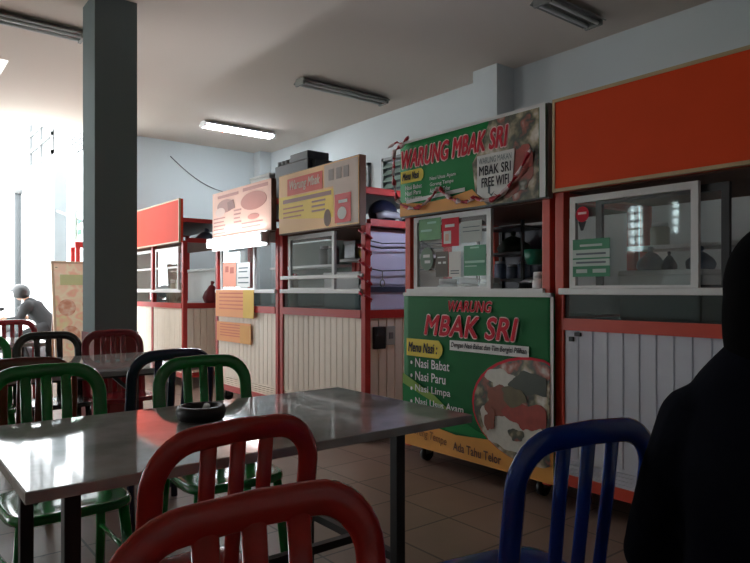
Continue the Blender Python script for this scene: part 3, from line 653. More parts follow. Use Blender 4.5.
# right stall window
sb = thing('sticker', 'red rounded sticker with a dark tail, on the glass under the orange board', 'sticker', (xq, 2.0, 1.6))
yl, yr, z0, z1 = pxp(576, 208, 589, 222, xq); k = MB(); disc(k, xq, (yl + yr) / 2, (z0 + z1) / 2, (yl - yr) / 2, (z1 - z0) / 2 * 1.1, 0); k.build('sheet', M_crim, sb)
k = MB(); k.prism([((yl + yr) / 2 + 0.025, z0), ((yl + yr) / 2 - 0.025, z0), ((yl + yr) / 2 - 0.005, z0 - 0.05), ((yl + yr) / 2 + 0.01, z0 - 0.05)], 'x', xq - 0.001, xq); k.build('tail', M_ink, sb)
k = MB(); sheet(k, xq - 0.002, yl - 0.015, yr + 0.015, (z0 + z1) / 2, (z0 + z1) / 2 + 0.012); k.build('print_marks', mat('pink_outline', (236, 180, 176)), sb)
yl, yr, z0, z1 = pxp(573, 240, 610, 277, xq); paper('poster', 'green and white price poster on the glass under the orange board', 'poster', xq, yl, yr, z0, z1, mat('mid_green_print', (40, 132, 88)), ((0, 1, 0.5, 0.72, 0), (0, 1, 0.28, 0.46, 0), (0.2, 0.8, 0.8, 0.86, 0), (0.1, 0.4, 0.1, 0.2, 0), (0.55, 0.9, 0.1, 0.2, 0), (0.1, 0.9, 0.58, 0.63, 1), (0.1, 0.9, 0.35, 0.4, 1)), [mat('pale_mint_paper', (190, 208, 198)), M_greyink])
yl, zt = PX(574, 344, XS); k = MB(); k.box(XS - 0.004, XS + 0.012, 2.05, 2.075, 0.925, 0.95); k.box(XS - 0.004, XS + 0.012, 2.005, 2.04, 0.955, 0.975)
tag(to_origin(k.build('latch', M_black), (XS, 2.05, 0.94)), 'small black latch on the cream panel under the orange board', 'latch')

# ------------------------------------------------------------------ tinsel garlands
M_tin = mat('red_tinsel', (180, 24, 44), 0.3, var=0.3, scale=40); M_tin2 = mat('pale_tinsel', (214, 190, 190), 0.3, var=0.2, scale=40)
def garland(label, pts, r=0.02, white=0.35, loc=None):
    P = [Vector(p) for p in pts]; path = []
    for a, b in zip(P, P[1:]):
        n = max(2, int((b - a).length / 0.018))
        for i in range(n): path.append(a.lerp(b, i / n))
    path.append(P[-1]); mb = MB()
    rad = [0.55 + 0.75 * random.random() for _ in path]
    mb.tube(path, r, r2=r * 0.45, seg=6, radii=rad, twist=0.55, mi=lambda i: 1 if (i % 7) < 7 * white else 0)
    for p in path[::2]:
        for _ in range(2):
            dv = Vector((random.uniform(-1, 0.2), random.uniform(-1, 1), random.uniform(-1, 1))).normalized() * r * random.uniform(1.2, 2.2)
            s = dv.orthogonal().normalized() * 0.004
            v = [mb.bm.verts.new(p + s), mb.bm.verts.new(p - s), mb.bm.verts.new(p + dv)]; w_ = [mb.bm.verts.new(q.co + Vector((0.001, 0.001, 0.001))) for q in v]
            f = mb.bm.faces.new(v); f.material_index = random.random() < white; f = mb.bm.faces.new(w_[::-1]); f.material_index = random.random() < white
    o = mb.build('tinsel_garland', [M_tin, M_tin2]); return tag(to_origin(o, loc or P[0]), label, 'garland')
def drape(a, b, sag, n=10):
    A, B = Vector(a), Vector(b); return [A.lerp(B, i / n) + Vector((0, 0, -sag * 4 * (i / n) * (1 - i / n))) for i in range(n + 1)]
xt = xu - 0.04
garland('red and white tinsel garland looped along the foot of the upper green banner', [(xt, 3.46, 2.2), (xt, 3.47, 2.0), (xt, 3.43, 1.84)] + drape((xt, 3.43, 1.84), (xt, 3.02, 1.87), 0.09) + drape((xt, 3.0, 1.87), (xt, 2.72, 1.76), 0.04) + drape((xt, 2.70, 1.78), (xt, 2.27, 2.0), 0.12), 0.016)
garland('short red and white tinsel bow at the top corner of the green banner', [(xt - 0.03, 3.48, 2.22), (xt - 0.03, 3.40, 2.24), (xt - 0.03, 3.32, 2.21), (xt - 0.03, 3.40, 2.19), (xt - 0.03, 3.27, 2.255)], 0.012)
hl = []
for i in range(60):
    a = i * 0.55; hl.append((XS + 0.02 + 0.05 * math.cos(a), 3.935 + 0.05 * math.sin(a), 1.72 - 0.62 * i / 59))
garland('red tinsel garland wound around the post of the middle stall', hl, 0.013, 0.12, loc=(XS, 3.93, 1.4))

# ------------------------------------------------------------------ goods in and on the stalls
def jar(x, y, z, r, h, mb_, ml, label, cat='jar', name='jar', group=None):
    t = thing(name, label, cat, (x, y, z), group=group)
    MB().lathe([(r * 0.9, 0), (r, 0.01), (r, h * 0.8), (r * 0.8, h * 0.88)], (x, y, z)).build('jar_body', mb_, t)
    MB().lathe([(r * 0.86, 0), (r * 0.86, h * 0.14), (r * 0.8, h * 0.16)], (x, y, z + h * 0.865)).build('lid', ml, t)
    return t
def sack(name, label, cat, c, sx, sy, sz, m, seed=0):
    """slumped plastic bag with a knotted neck"""
    random.seed(seed); mb = MB(); b = bmesh.new(); bmesh.ops.create_icosphere(b, subdivisions=3, radius=1)
    for v in b.verts:
        k = 1 + 0.18 * math.sin(v.co.x * 5 + seed) * math.sin(v.co.y * 6 + 1) + 0.08 * random.uniform(-1, 1); z = v.co.z
        f = 1.0 if z < 0 else max(0.22, 1 - 0.8 * z ** 1.6) / max(0.35, math.sqrt(max(0.0, 1 - z * z)))
        v.co = Vector((v.co.x * sx * k * f, v.co.y * sy * k * f, max(-0.45, z) * sz * 1.25))
    for f in b.faces: f.smooth = True
    mb._join(b, 0, Matrix.Translation((c[0], c[1], c[2] + 0.56 * sz)))
    t = thing(name, label, cat, c); mb.build('bag_body', m, t)
    k = MB(); k.tube([(c[0], c[1], c[2] + 1.75 * sz), (c[0] + 0.02, c[1] + 0.01, c[2] + 2.1 * sz)], sx * 0.16, seg=8, radii=[0.8, 1.6]); k.build('knotted_neck', m, t)
    return t
def crate(name, label, cat, x0, x1, y0, y1, z0, z1, m, lid=None):
    t = thing(name, label, cat, ((x0 + x1) / 2, (y0 + y1) / 2, z0)); w = 0.012; k = MB()
    k.box(x0, x1, y0, y1, z0, z0 + w); k.box(x0, x0 + w, y0, y1, z0, z1); k.box(x1 - w, x1, y0, y1, z0, z1); k.box(x0, x1, y0, y0 + w, z0, z1); k.box(x0, x1, y1 - w, y1, z0, z1)
    k.build('box_body', m, t)
    MB().box(x0 - 0.008, x1 + 0.008, y0 - 0.008, y1 + 0.008, z1, z1 + 0.03, bev=0.006).build('lid', lid or m, t)
    return t
M_bagb = mat('blue_grey_plastic', (112, 128, 150), 0.35, var=0.3, scale=9); M_bagd = mat('dark_blue_plastic', (44, 54, 78), 0.4, var=0.3, scale=9)
M_jar = mat('pale_jar', (180, 176, 160), 0.3); M_rlid = mat('red_lid', (170, 40, 40), 0.4); M_met = mat('steel', (176, 180, 184), 0.3, 0.8)
# right stall
crate('storage_box', 'white storage box on the worktop of the stall under the orange board', 'box', 3.25, 3.6, 1.48, 1.92, 1.045, 1.28, M_white)
sack('plastic_bag', 'blue-grey plastic bag on the white storage box, nearest the price poster', 'bag', (3.42, 1.835, 1.31), 0.07, 0.072, 0.06, M_bagb, 3)
sack('plastic_bag', 'small dark bag on the white storage box, between two blue-grey bags', 'bag', (3.36, 1.70, 1.31), 0.04, 0.04, 0.045, M_bagd, 4)
sack('plastic_bag', 'blue-grey plastic bag on the white storage box, nearest the window edge', 'bag', (3.44, 1.57, 1.31), 0.07, 0.07, 0.055, M_bagb, 2)
for i, (y, m_, lab) in enumerate([(1.98, M_jar, 'pale jar on the back shelf behind the stickered glass, near the price poster'), (1.30, M_met, 'steel tin on the back shelf at the open end of the stickered window'), (1.14, M_bagb, 'pale blue tin on the back shelf, nearest the seated person')]):
    jar(3.8, y, 1.4725, 0.055, 0.14, m_, M_white, lab, 'jar' if i == 0 else 'tin', 'jar' if i == 0 else 'storage_tin')
# green stall
k = thing('cooking_pot', 'dark cooking pot on the worktop in the opening of the green stall', 'pot', (3.36, 2.52, 1.045))
MB().lathe([(0.13, 0), (0.15, 0.02), (0.15, 0.2), (0.155, 0.205)], (3.36, 2.52, 1.045)).build('pot_body', M_black, k)
MB().lathe([(0.15, 0), (0.10, 0.03), (0.02, 0.045), (0.02, 0.07)], (3.36, 2.52, 1.252)).build('lid', M_met, k)
sack('plastic_bag', 'dark green bundle on the upper shelf of the dark rack in the green stall', 'bag', (3.72, 3.06, 1.479), 0.09, 0.13, 0.07, mat('dark_green_leaves', (24, 44, 30), 0.6, var=0.4, scale=20), 5)
crate('display_rack', 'dark glazed display box on the worktop in the green stall opening', 'display box', 3.6, 3.9, 2.5, 2.9, 1.3, 1.4, M_dark) if False else None
M_gplast = mat('green_plastic', (20, 110, 84), 0.35)
yg, zg = PX(535, 258, 3.12)
wr_ = thing('wire_rack', 'dark metal rack on the worktop in the opening of the green stall', 'rack', (3.7, 3.06, 1.045))
MB().box(3.885, 3.895, 2.86, 3.30, 1.045, 1.69).build('back_sheet', mat('dark_blue_sheet', (40, 48, 66), 0.4, var=0.2), wr_)
for (x, y) in ((3.6, 2.87), (3.6, 3.29), (3.87, 2.87), (3.87, 3.29)): MB().box(x - 0.01, x + 0.01, y - 0.01, y + 0.01, 1.045, 1.70).build('upright', M_black, wr_)
for z in (1.28, 1.47, 1.66): MB().box(3.6, 3.87, 2.88, 3.28, z - 0.008, z + 0.008).build('rack_shelf', M_dark, wr_)
for k_i, (y, h) in enumerate([(2.94, 0.12), (3.04, 0.10), (3.16, 0.13)]): jar(3.7, y, 1.2895, 0.045, h, M_bagb, M_met, ['pale blue jar on the dark rack, nearest the dipper', 'shortest pale blue jar on the dark rack, the middle one', 'pale blue jar on the dark rack, nearest the poster window'][k_i])
lb = thing('dipper', 'green plastic dipper hanging in the opening of the green stall', 'dipper', (3.12, yg, zg))
MB().lathe([(0.045, -0.04), (0.062, 0.0), (0.066, 0.05), (0.060, 0.05), (0.056, 0.0), (0.04, -0.032)], (3.12, yg, zg)).build('bowl', M_gplast, lb)
MB().tube([(3.12, yg - 0.06, zg + 0.03), (3.12, yg - 0.11, zg + 0.10), (3.12, yg - 0.12, zg + 0.17)], 0.012, seg=8).build('handle', M_gplast, lb)
MB().tube([(3.12, yg - 0.12, zg + 0.16), (3.12, yg - 0.12, 1.7195)], 0.003, seg=6).build('string', M_dark, lb)
yk, zk = PX(540, 271, 3.12)
jar(3.12, yk, 1.215 if False else 1.045, 0.045, 0.26, M_white, M_white, 'white plastic jar below the green dipper, on the worktop')
for i, (y, m, lab) in enumerate([(3.26, M_white, 'white tub on the worktop behind the leafy poster'), (3.06, M_jar, 'pale tub on the worktop behind the brown card'), (2.86, M_white, 'white tub on the worktop behind the green striped poster')]):
    jar(3.25, y, 1.045, 0.075, 0.235, m, M_white, lab, 'tub', 'food_tub')
# middle stall
M_ypack = mat('yellow_packet', (232, 190, 60), 0.4, var=0.2, scale=20)
for i in range(3):
    y = 4.58 + 0.145 * i; k = MB(); b = bmesh.new(); bmesh.ops.create_cube(b, size=1); bmesh.ops.subdivide_edges(b, edges=list(b.edges), cuts=3, use_grid_fill=True)
    for v in b.verts:
        e_ = 1 - (2 * v.co.z) ** 2 * 0.85; v.co = Vector((v.co.x * 0.06 * (0.1 + e_), v.co.y * 0.14, v.co.z * 0.13))
    for f in b.faces: f.smooth = True
    k._join(b, 0, Matrix.Translation((3.74, y, 1.512 + 0.065)))
    tag(to_origin(k.build('snack_packet', M_ypack), (3.74, y, 1.512)), 'small yellow snack packet on the shelf behind the middle stall window', 'packet', 'yellow snack packets on the shelf')
crate('cool_box', 'white cool box on the worktop behind the middle stall window', 'cool box', 3.35, 3.75, 4.45, 5.0, 1.045, 1.34, M_white)
jar(3.76, 4.44, 1.512, 0.05, 0.17, M_jar, M_brown, 'pale jar with a brown lid on the shelf behind the middle stall window')
crate('warming_box', 'grey metal box on the shelf behind the middle stall window', 'box', 3.68, 3.905, 4.95, 5.14, 1.512, 1.66, M_met)
k = thing('rice_cooker', 'black and grey rice cooker in the opening of the middle stall', 'rice cooker', (3.4, 4.27, 1.045))
MB().lathe([(0.13, 0), (0.15, 0.03), (0.15, 0.2), (0.14, 0.22)], (3.4, 4.27, 1.045)).build('cooker_body', M_grey, k)
MB().lathe([(0.14, 0), (0.13, 0.04), (0.08, 0.07), (0.02, 0.075)], (3.4, 4.27, 1.265)).build('lid', M_black, k)
MB().tube([(3.4, 4.15, 1.30), (3.4, 4.15, 1.37), (3.4, 4.39, 1.37), (3.4, 4.39, 1.30)], 0.01, seg=8).build('handle', M_black, k)
sack('plastic_bag', 'dark bag hung on the back shelf in the middle stall opening', 'bag', (3.78, 4.15, 1.512), 0.09, 0.12, 0.075, M_black, 6)
# white fridge seen through the open side of the middle stall
fr = thing('refrigerator', 'white refrigerator box behind the open side of the middle stall', 'refrigerator', (3.5, 4.06, 1.045))
fy = 4.01
MB().box(3.10, 3.62, fy, fy + 0.06, 1.045, 1.70, bev=0.012).build('cabinet', mat('lavender_white', (206, 208, 232), 0.4), fr)
MB().box(3.11, 3.61, fy - 0.012, fy - 0.001, 1.25, 1.69, bev=0.008).build('door', mat('lavender_white', (206, 208, 232)), fr)
MB().box(3.10, 3.62, fy - 0.014, fy - 0.002, 1.19, 1.235).build('dark_band', mat('slate_plastic', (60, 66, 84), 0.5), fr)
for z in (1.60, 1.56, 1.38):
    k = MB(); k.tube([(3.058, 3.96, z), (3.2, 3.95, z - 0.02), (3.4, 3.95, z - 0.01), (3.89, 3.96, z + 0.01)], 0.005, seg=6)
    tag(to_origin(k.build('wire', M_black), (3.4, 3.95, z)), {1.60: 'upper black wire strung before the white refrigerator', 1.56: 'second black wire from the top, strung before the white refrigerator', 1.38: 'lowest black wire strung before the white refrigerator'}[z], 'wire')
k = MB(); k.tube([(3.2, 3.944, 1.36), (3.2, 3.944, 1.29)], 0.004, seg=6); k.tube([(3.2 + 0.022 * math.cos(a * PI / 8), 3.944, 1.262 + 0.028 * math.sin(a * PI / 8)) for a in range(16)], 0.005, seg=6, closed=True)
tag(to_origin(k.build('hook', M_grey), (3.2, 3.944, 1.3)), 'grey wire hook hanging before the white refrigerator', 'hook')
# storage on top of the side of the middle stall
k = thing('helmet', 'dark blue and white helmet in the top storage of the middle stall', 'helmet', (3.35, 4.10, 1.73))
b = MB(); b.ball((3.33, 4.10, 1.845), 0.13, 0.11, 0.11); b.build('shell', mat('dark_blue_shell', (38, 46, 70), 0.3), k)
b = MB(); b.tube([(3.20, 4.02, 1.80), (3.26, 3.985, 1.82), (3.40, 3.985, 1.82), (3.46, 4.02, 1.80)], 0.012, r2=0.03, seg=8); b.build('visor', mat('grey_visor', (170, 176, 184), 0.2), k)
sack('plastic_bag', 'black folded bag in the top storage of the middle stall, behind the helmet', 'bag', (3.66, 4.12, 1.73), 0.12, 0.11, 0.06, M_black, 8)
# meter box and switch plate on the dark side panel
mt = thing('meter_box', 'black meter box on the side panel of the middle stall', 'meter', (3.1, 3.915, 0.8))
MB().box(3.075, 3.19, 3.885, 3.918, 0.745, 0.92, bev=0.006).build('case', M_black, mt)
MB().box(3.095, 3.17, 3.881, 3.886, 0.85, 0.905).build('dial', mat('smoke_dial', (54, 58, 62), 0.2), mt)
sp = thing('switch_plate', 'pale switch plate beside the black meter box', 'switch', (3.25, 3.915, 0.85))
MB().box(3.21, 3.30, 3.905, 3.919, 0.77, 0.92, bev=0.004).build('plate', mat('grey_white_plate', (176, 176, 170), 0.5), sp)
MB().box(3.235, 3.275, 3.899, 3.906, 0.82, 0.87).build('button', M_grey, sp)
# pink board stall
for i, (y, h, lab) in enumerate([(5.48, 0.20, 'tall pale jar in the opening of the pink board stall'), (5.60, 0.16, 'shorter pale jar, next to the tall one in the pink board stall'), (5.72, 0.22, 'pale jar nearest the window frame in the pink board stall')]):
    jar(3.3, y, 1.045, 0.05, h + 0.12, M_jar, M_rlid, lab)
for i, (y, lab) in enumerate([(5.5, 'grey tin on the back shelf of the pink board stall, nearest the post'), (5.66, 'grey tin on the back shelf of the pink board stall, nearer the window')]):
    jar(3.8, y, 1.472, 0.06, 0.2, M_grey, M_met, lab, 'tin', 'storage_tin')
# far stall
for i, (y, lab) in enumerate([(8.35, 'pale jar on the worktop of the far stall, left of two'), (8.15, 'pale jar on the worktop of the far stall, right of two')]):
    jar(3.2, y, 1.045, 0.07, 0.3, M_jar, M_white, lab)
sack('plastic_bag', 'dark red bag inside the far stall by its open side', 'bag', (3.45, 7.75, 1.045), 0.10, 0.1, 0.13, mat('dark_red_plastic', (120, 26, 34), 0.5, var=0.3), 9)
sack('plastic_bag', 'grey bag in the top storage of the far stall', 'bag', (3.4, 7.82, 1.82), 0.14, 0.12, 0.08, M_bagb, 10)
# on top of the middle stall
zt = 2.01
zt = 2.071
dv = thing('sound_amplifier', 'black amplifier on top of the stalls behind the orange sign', 'amplifier', (3.3, 5.3, zt))
MB().box(3.16, 3.44, 4.98, 5.60, zt, zt + 0.36, bev=0.012).build('case', M_black, dv)
MB().box(3.18, 3.42, 5.02, 5.34, zt + 0.36, zt + 0.44, bev=0.01).build('top_cover', M_dark, dv)
for i in range(4):
    MB().lathe([(0.03, 0), (0.03, 0.05), (0.018, 0.055)], (3.22, 5.36 + 0.075 * i, zt + 0.36)).build('knob', M_grey, dv)
MB().box(3.2, 3.32, 4.93, 4.98, zt + 0.27, zt + 0.34, bev=0.006).build('handle', M_dark, dv)
cb = crate('carton', 'white carton on top of the pink board stall beside the black amplifier', 'carton', 3.15, 3.5, 5.68, 6.10, 2.071, 2.36, M_paper)

# ------------------------------------------------------------------ tables
M_stone = ramp_mat('polished_grey_top', [(0.25, (140, 136, 132)), (0.5, (168, 164, 160)), (0.75, (186, 182, 178))], 7.0, 0.06, detail=8)
M_stone.node_tree.nodes['Principled BSDF'].inputs['Specular IOR Level'].default_value = 0.9
M_leg = mat('black_steel_tube', (30, 28, 28), 0.45)
def table(x0, x1, y0, y1, label, legs=None):
    t = thing('dining_table', label, 'table', ((x0 + x1) / 2, (y0 + y1) / 2, 0)); z = 0.75
    MB().box(x0, x1, y0, y1, z - 0.03, z, bev=0.004).build('tabletop', M_stone, t)
    lx0, lx1, ly0, ly1 = legs or (x0 + 0.15, x1 - 0.22, y0 + 0.13, y1 - 0.1)
    for (x, y) in ((lx0, ly0), (lx1, ly0), (lx0, ly1), (lx1, ly1)):
        MB().box(x - 0.02, x + 0.02, y - 0.02, y + 0.02, 0, z - 0.03, bev=0.003).build('leg', M_leg, t)
    a = MB(); a.box(lx0, lx1, ly0 - 0.012, ly0 + 0.012, z - 0.055, z - 0.03); a.box(lx0, lx1, ly1 - 0.012, ly1 + 0.012, z - 0.055, z - 0.03); a.box(lx0 - 0.012, lx0 + 0.012, ly0, ly1, z - 0.055, z - 0.03); a.box(lx1 - 0.012, lx1 + 0.012, ly0, ly1, z - 0.055, z - 0.03)
    a.build('apron', M_leg, t)
    for x in (lx0, lx1): MB().box(x - 0.015, x + 0.015, ly0 + 0.02, ly1 - 0.02, 0.225, 0.255).build('stretcher', M_leg, t)
    ym = (ly0 + ly1) / 2 - 0.05; MB().box(lx0 + 0.015, lx1 - 0.015, ym - 0.015, ym + 0.015, 0.225, 0.255).build('stretcher', M_leg, t)
    for x in (lx0, lx1):
        s = 1 if x == lx0 else -1
        MB().tube([(x + s * 0.02, ly1 - 0.0, 0.50), (x + s * 0.22, ly1, 0.69)], 0.012, seg=6, square=True).build('brace', M_leg, t)
    return t
table(0.27, 1.72, 1.60, 2.45, 'grey polished dining table with the black ashtray on it', (0.40, 1.49, 1.75, 2.35))
table(0.2, 1.66, 3.72, 4.75, 'grey polished dining table before the pillar, behind the navy chair', (0.35, 1.44, 3.85, 4.5))
table(-0.35, 1.25, 6.15, 7.0, 'grey polished dining table beyond the pillar, nearest the outdoor light')
at = thing('ashtray', 'black round ashtray on the polished grey table', 'ashtray', (0.905, 2.12, 0.75))
MB().lathe([(0.055, 0), (0.078, 0.006), (0.085, 0.03), (0.080, 0.05), (0.066, 0.052), (0.062, 0.03), (0.05, 0.016), (0.01, 0.014)], (0.905, 2.12, 0.75), seg=32).build('bowl', M_black, at)
cg = MB(); cg.tube([(0.905, 2.09, 0.785), (0.93, 2.13, 0.795)], 0.012, seg=8)
tag(to_origin(cg.build('crumpled_tissue', M_paper), (0.94, 2.12, 0.79)), 'small white paper scrap lying in the black ashtray', 'tissue')

# ------------------------------------------------------------------ chairs
CH = {}
def chair_parts():
    def U(w, z_base, z_top, r=0.105):
        pts = []
        def yb(z): return -0.20 - max(0, z - 0.46) * 0.13
        for z in (z_base, 0.60, 0.72): pts.append((-w, yb(z), z))
        zc = z_top - r
        for k in range(9): a = PI - k * (PI / 2) / 8; pts.append((-w + r + r * math.cos(a), yb(zc + r * math.sin(a)), zc + r * math.sin(a)))
        pts += [(0, yb(z_top), z_top + 0.004)]
        for k in range(9): a = PI / 2 - k * (PI / 2) / 8; pts.append((w - r + r * math.cos(a), yb(zc + r * math.sin(a)), zc + r * math.sin(a)))
        for z in (0.72, 0.60, z_base): pts.append((w, yb(z), z))
        return pts
    parts = []
    parts.append(('back_frame', lambda: MB().tube(U(0.205, 0.38, 0.873), 0.029, nrm=(0, 1, 0), r2=0.015, seg=12)))
    for x in (-0.075, 0.0, 0.075):
        parts.append(('slat', lambda x=x: MB().tube([(x * 0.9, -0.200, 0.415), (x * 0.95, -0.215, 0.56), (x, -0.235, 0.72), (x, -0.251, 0.862)], 0.021, nrm=(0, 1, 0), r2=0.009, seg=10)))
    def seat():
        mb = MB(); N = 28; n = 4.5; rings = []
        for (k, z) in ((0.90, 0.403), (0.99, 0.402), (1.0, 0.415), (0.985, 0.430), (0.93, 0.433), (0.7, 0.425), (0.35, 0.422)):
            R = []
            for j in range(N):
                a = 2 * PI * j / N; c_, s_ = math.cos(a), math.sin(a)
                R.append(mb.bm.verts.new((0.215 * k * math.copysign(abs(c_) ** (2 / n), c_), 0.005 + 0.205 * k * math.copysign(abs(s_) ** (2 / n), s_), z)))
            rings.append(R)
        for A, B in zip(rings, rings[1:]):
            for j in range(N): f = mb.bm.faces.new([A[j], A[(j + 1) % N], B[(j + 1) % N], B[j]]); f.smooth = True
        mb.bm.faces.new(rings[0][::-1]); mb.bm.faces.new(rings[-1]); return mb
    parts.append(('seat', seat))
    for sx in (-1, 1):
        parts.append(('leg', lambda sx=sx: MB().tube([(sx * 0.17, 0.16, 0.41), (sx * 0.185, 0.18, 0.2), (sx * 0.20, 0.20, 0.0)], 0.020, nrm=(0, 1, 0), r2=0.014, seg=10)))
        parts.append(('leg', lambda sx=sx: MB().tube([(sx * 0.19, -0.185, 0.41), (sx * 0.20, -0.205, 0.2), (sx * 0.205, -0.235, 0.0)], 0.020, nrm=(0, 1, 0), r2=0.014, seg=10)))
        parts.append(('stretcher', lambda sx=sx: MB().tube([(sx * 0.187, 0.175, 0.22), (sx * 0.198, -0.195, 0.22)], 0.010, seg=8)))
    return parts
CPARTS = chair_parts()
def chair(x, y, facing, colour, rgb, label, scale=1.0):
    """facing: angle of the direction the seat looks to, 0 = +y, turning anticlockwise"""
    t = thing('dining_chair', label, 'chair', (0, 0, 0))
    m = mat('glossy_%s_enamel' % colour, rgb, 0.22, var=0.06, scale=5, coat=0.6)
    if colour not in CH:
        CH[colour] = {}
        for i, (nm, f) in enumerate(CPARTS):
            if 'base' in CH and i in CH['base']:
                me = CH['base'][i].copy(); me.materials.clear(); me.materials.append(m)
                o = bpy.data.objects.new(nm, me); COL.objects.link(o); o.parent = t
            else:
                o = f().build(nm, m, t, local=True); CH.setdefault('base', {})[i] = o.data
            CH[colour][i] = o.data
    else:
        for i, (nm, f) in enumerate(CPARTS):
            o = bpy.data.objects.new(nm, CH[colour][i]); COL.objects.link(o); o.parent = t
    # x, y give the centre of the backrest top
    a = facing; t.location = (x - 0.25 * math.sin(a) * 1, y + 0.25 * math.cos(a), 0); t.rotation_euler = (0, 0, a)
    return t
RED = (186, 40, 32); GREEN = (20, 134, 54); NAVY = (26, 34, 70); BLUE = (18, 58, 150); MAROON = (112, 42, 34); BLACK = (40, 40, 36); DRED = (128, 26, 34)
chair(0.672, 1.36, 0.06, 'red', RED, 'red metal chair pushed under the table with the ashtray, back to the camera')
chair(0.445, 0.85, PI - 0.04, 'red', RED, 'red metal chair nearest the camera, cut by the lower edge')
chair(1.29, 0.84, -0.2, 'blue', BLUE, 'blue metal chair beside the seated person in dark clothes')
chair(0.56, 2.86, PI + 0.03, 'green', GREEN, 'green metal chair at the far side of the ashtray table, its seat in view')
chair(1.205, 2.80, PI - 0.05, 'green', GREEN, 'green metal chair behind the ashtray, overlapping the navy chair')
chair(1.215, 3.20, 0.04, 'navy', NAVY, 'dark navy metal chair back to back with a green chair')
chair(0.53, 3.20, 0.0, 'maroon', MAROON, 'brownish red metal chair back to back with the green chair')
chair(1.02, 5.14, PI, 'black', BLACK, 'dark grey metal chair at the far side of the table before the pillar')
chair(1.47, 5.12, PI + 0.03, 'dark_red', DRED, 'dark red metal chair standing against the maroon foot of the pillar')
chair(0.55, 5.14, PI, 'green', GREEN, 'green metal chair at the far side of the middle table, only its corner seen')
chair(1.15, 7.5, PI, 'dark_red', DRED, 'dark red metal chair farthest away, in front of the motorcyclist')
chair(0.62, 7.5, PI, 'dark_red', DRED, 'dark red metal chair farthest away, partly cut by the side edge')
# a stool under the seated person
sx, sy = 1.36, 0.48
stl = thing('stool', 'dark stool under the seated person', 'stool', (sx, sy, 0))
MB().lathe([(0.15, 0), (0.165, 0.01), (0.16, 0.03), (0.05, 0.034)], (sx, sy, 0.375), seg=28).build('seat', M_dark, stl)
for k in range(4):
    a = PI / 4 + k * PI / 2; MB().tube([(sx + 0.11 * math.cos(a), sy + 0.11 * math.sin(a), 0.375), (sx + 0.16 * math.cos(a), sy + 0.16 * math.sin(a), 0)], 0.014, seg=8).build('leg', M_dark, stl)

# ------------------------------------------------------------------ people
def fuse(mb, voxel, smooth=4):
    """melts overlapping limbs into one continuous skin"""
    bmesh.ops.recalc_face_normals(mb.bm, faces=mb.bm.faces)
    me = bpy.data.meshes.new('figure'); mb.bm.to_mesh(me); mb.bm.free()
    o = bpy.data.objects.new('figure', me); COL.objects.link(o)
    m = o.modifiers.new('remesh', 'REMESH'); m.mode = 'VOXEL'; m.voxel_size = voxel
    k = o.modifiers.new('smooth', 'SMOOTH'); k.iterations = smooth; k.factor = 0.5
    dg = bpy.context.evaluated_depsgraph_get(); q = bpy.data.meshes.new_from_object(o.evaluated_get(dg))
    bpy.data.objects.remove(o); bpy.data.meshes.remove(me)
    return from_mesh(q)
def limb(mb, pts, seg=16):
    """tapered limb through (point, radius) joints with round ends"""
    P = []; R = []
    for (p, a), (q, b) in zip(pts, pts[1:]):
        p, q = Vector(p), Vector(q)
        for i in range(6): P.append(p.lerp(q, i / 6)); R.append(a + (b - a) * i / 6)
    P.append(Vector(pts[-1][0])); R.append(pts[-1][1])
    mb.tube(P, 1.0, seg=seg, radii=R)
    for p, a in pts: mb.ball(p, a, seg=16)
    return mb
def from_mesh(me):
    mb = MB(); mb.bm.from_mesh(me); bpy.data.meshes.remove(me)
    for f in mb.bm.faces: f.smooth = True; f.material_index = 0
    return mb
def add_head(mb, M, s=1.0):
    """a head with brow, nose, mouth, chin and ears; local +y is the face, origin at the head's centre"""
    b = bmesh.new(); bmesh.ops.create_uvsphere(b, u_segments=32, v_segments=24, radius=1)
    for v in b.verts:
        x, y, z = v.co; p = Vector((x * 0.076, y * 0.095, z * 0.118))
        if z < 0: p.x *= 1 - 0.30 * z * z; p.y *= 1 - 0.12 * z * z
        if y > 0:
            nose = math.exp(-(x / 0.16) ** 2 - ((z + 0.12) / 0.22) ** 2); p.y += 0.022 * nose
            brow = math.exp(-((z - 0.16) / 0.10) ** 2); p.y += 0.005 * brow * y
            for s_ in (-1, 1): p.y -= 0.010 * math.exp(-((x - 0.38 * s_) / 0.16) ** 2 - ((z - 0.02) / 0.10) ** 2)
            p.y += 0.007 * math.exp(-(x / 0.26) ** 2 - ((z + 0.48) / 0.07) ** 2) - 0.004 * math.exp(-(x / 0.3) ** 2 - ((z + 0.40) / 0.04) ** 2)
            p.y += 0.010 * math.exp(-(x / 0.3) ** 2 - ((z + 0.80) / 0.15) ** 2)
        v.co = p * s
    for f in b.faces: f.smooth = True
    mb._join(b, 0, M)
    for s_ in (-1, 1):
        b = bmesh.new(); bmesh.ops.create_uvsphere(b, u_segments=12, v_segments=8, radius=1)
        for v in b.verts: v.co = Vector((s_ * (0.078 + v.co.x * 0.010), -0.005 + v.co.y * 0.018, -0.005 + v.co.z * 0.032)) * s
        for f in b.faces: f.smooth = True
        mb._join(b, 0, M)
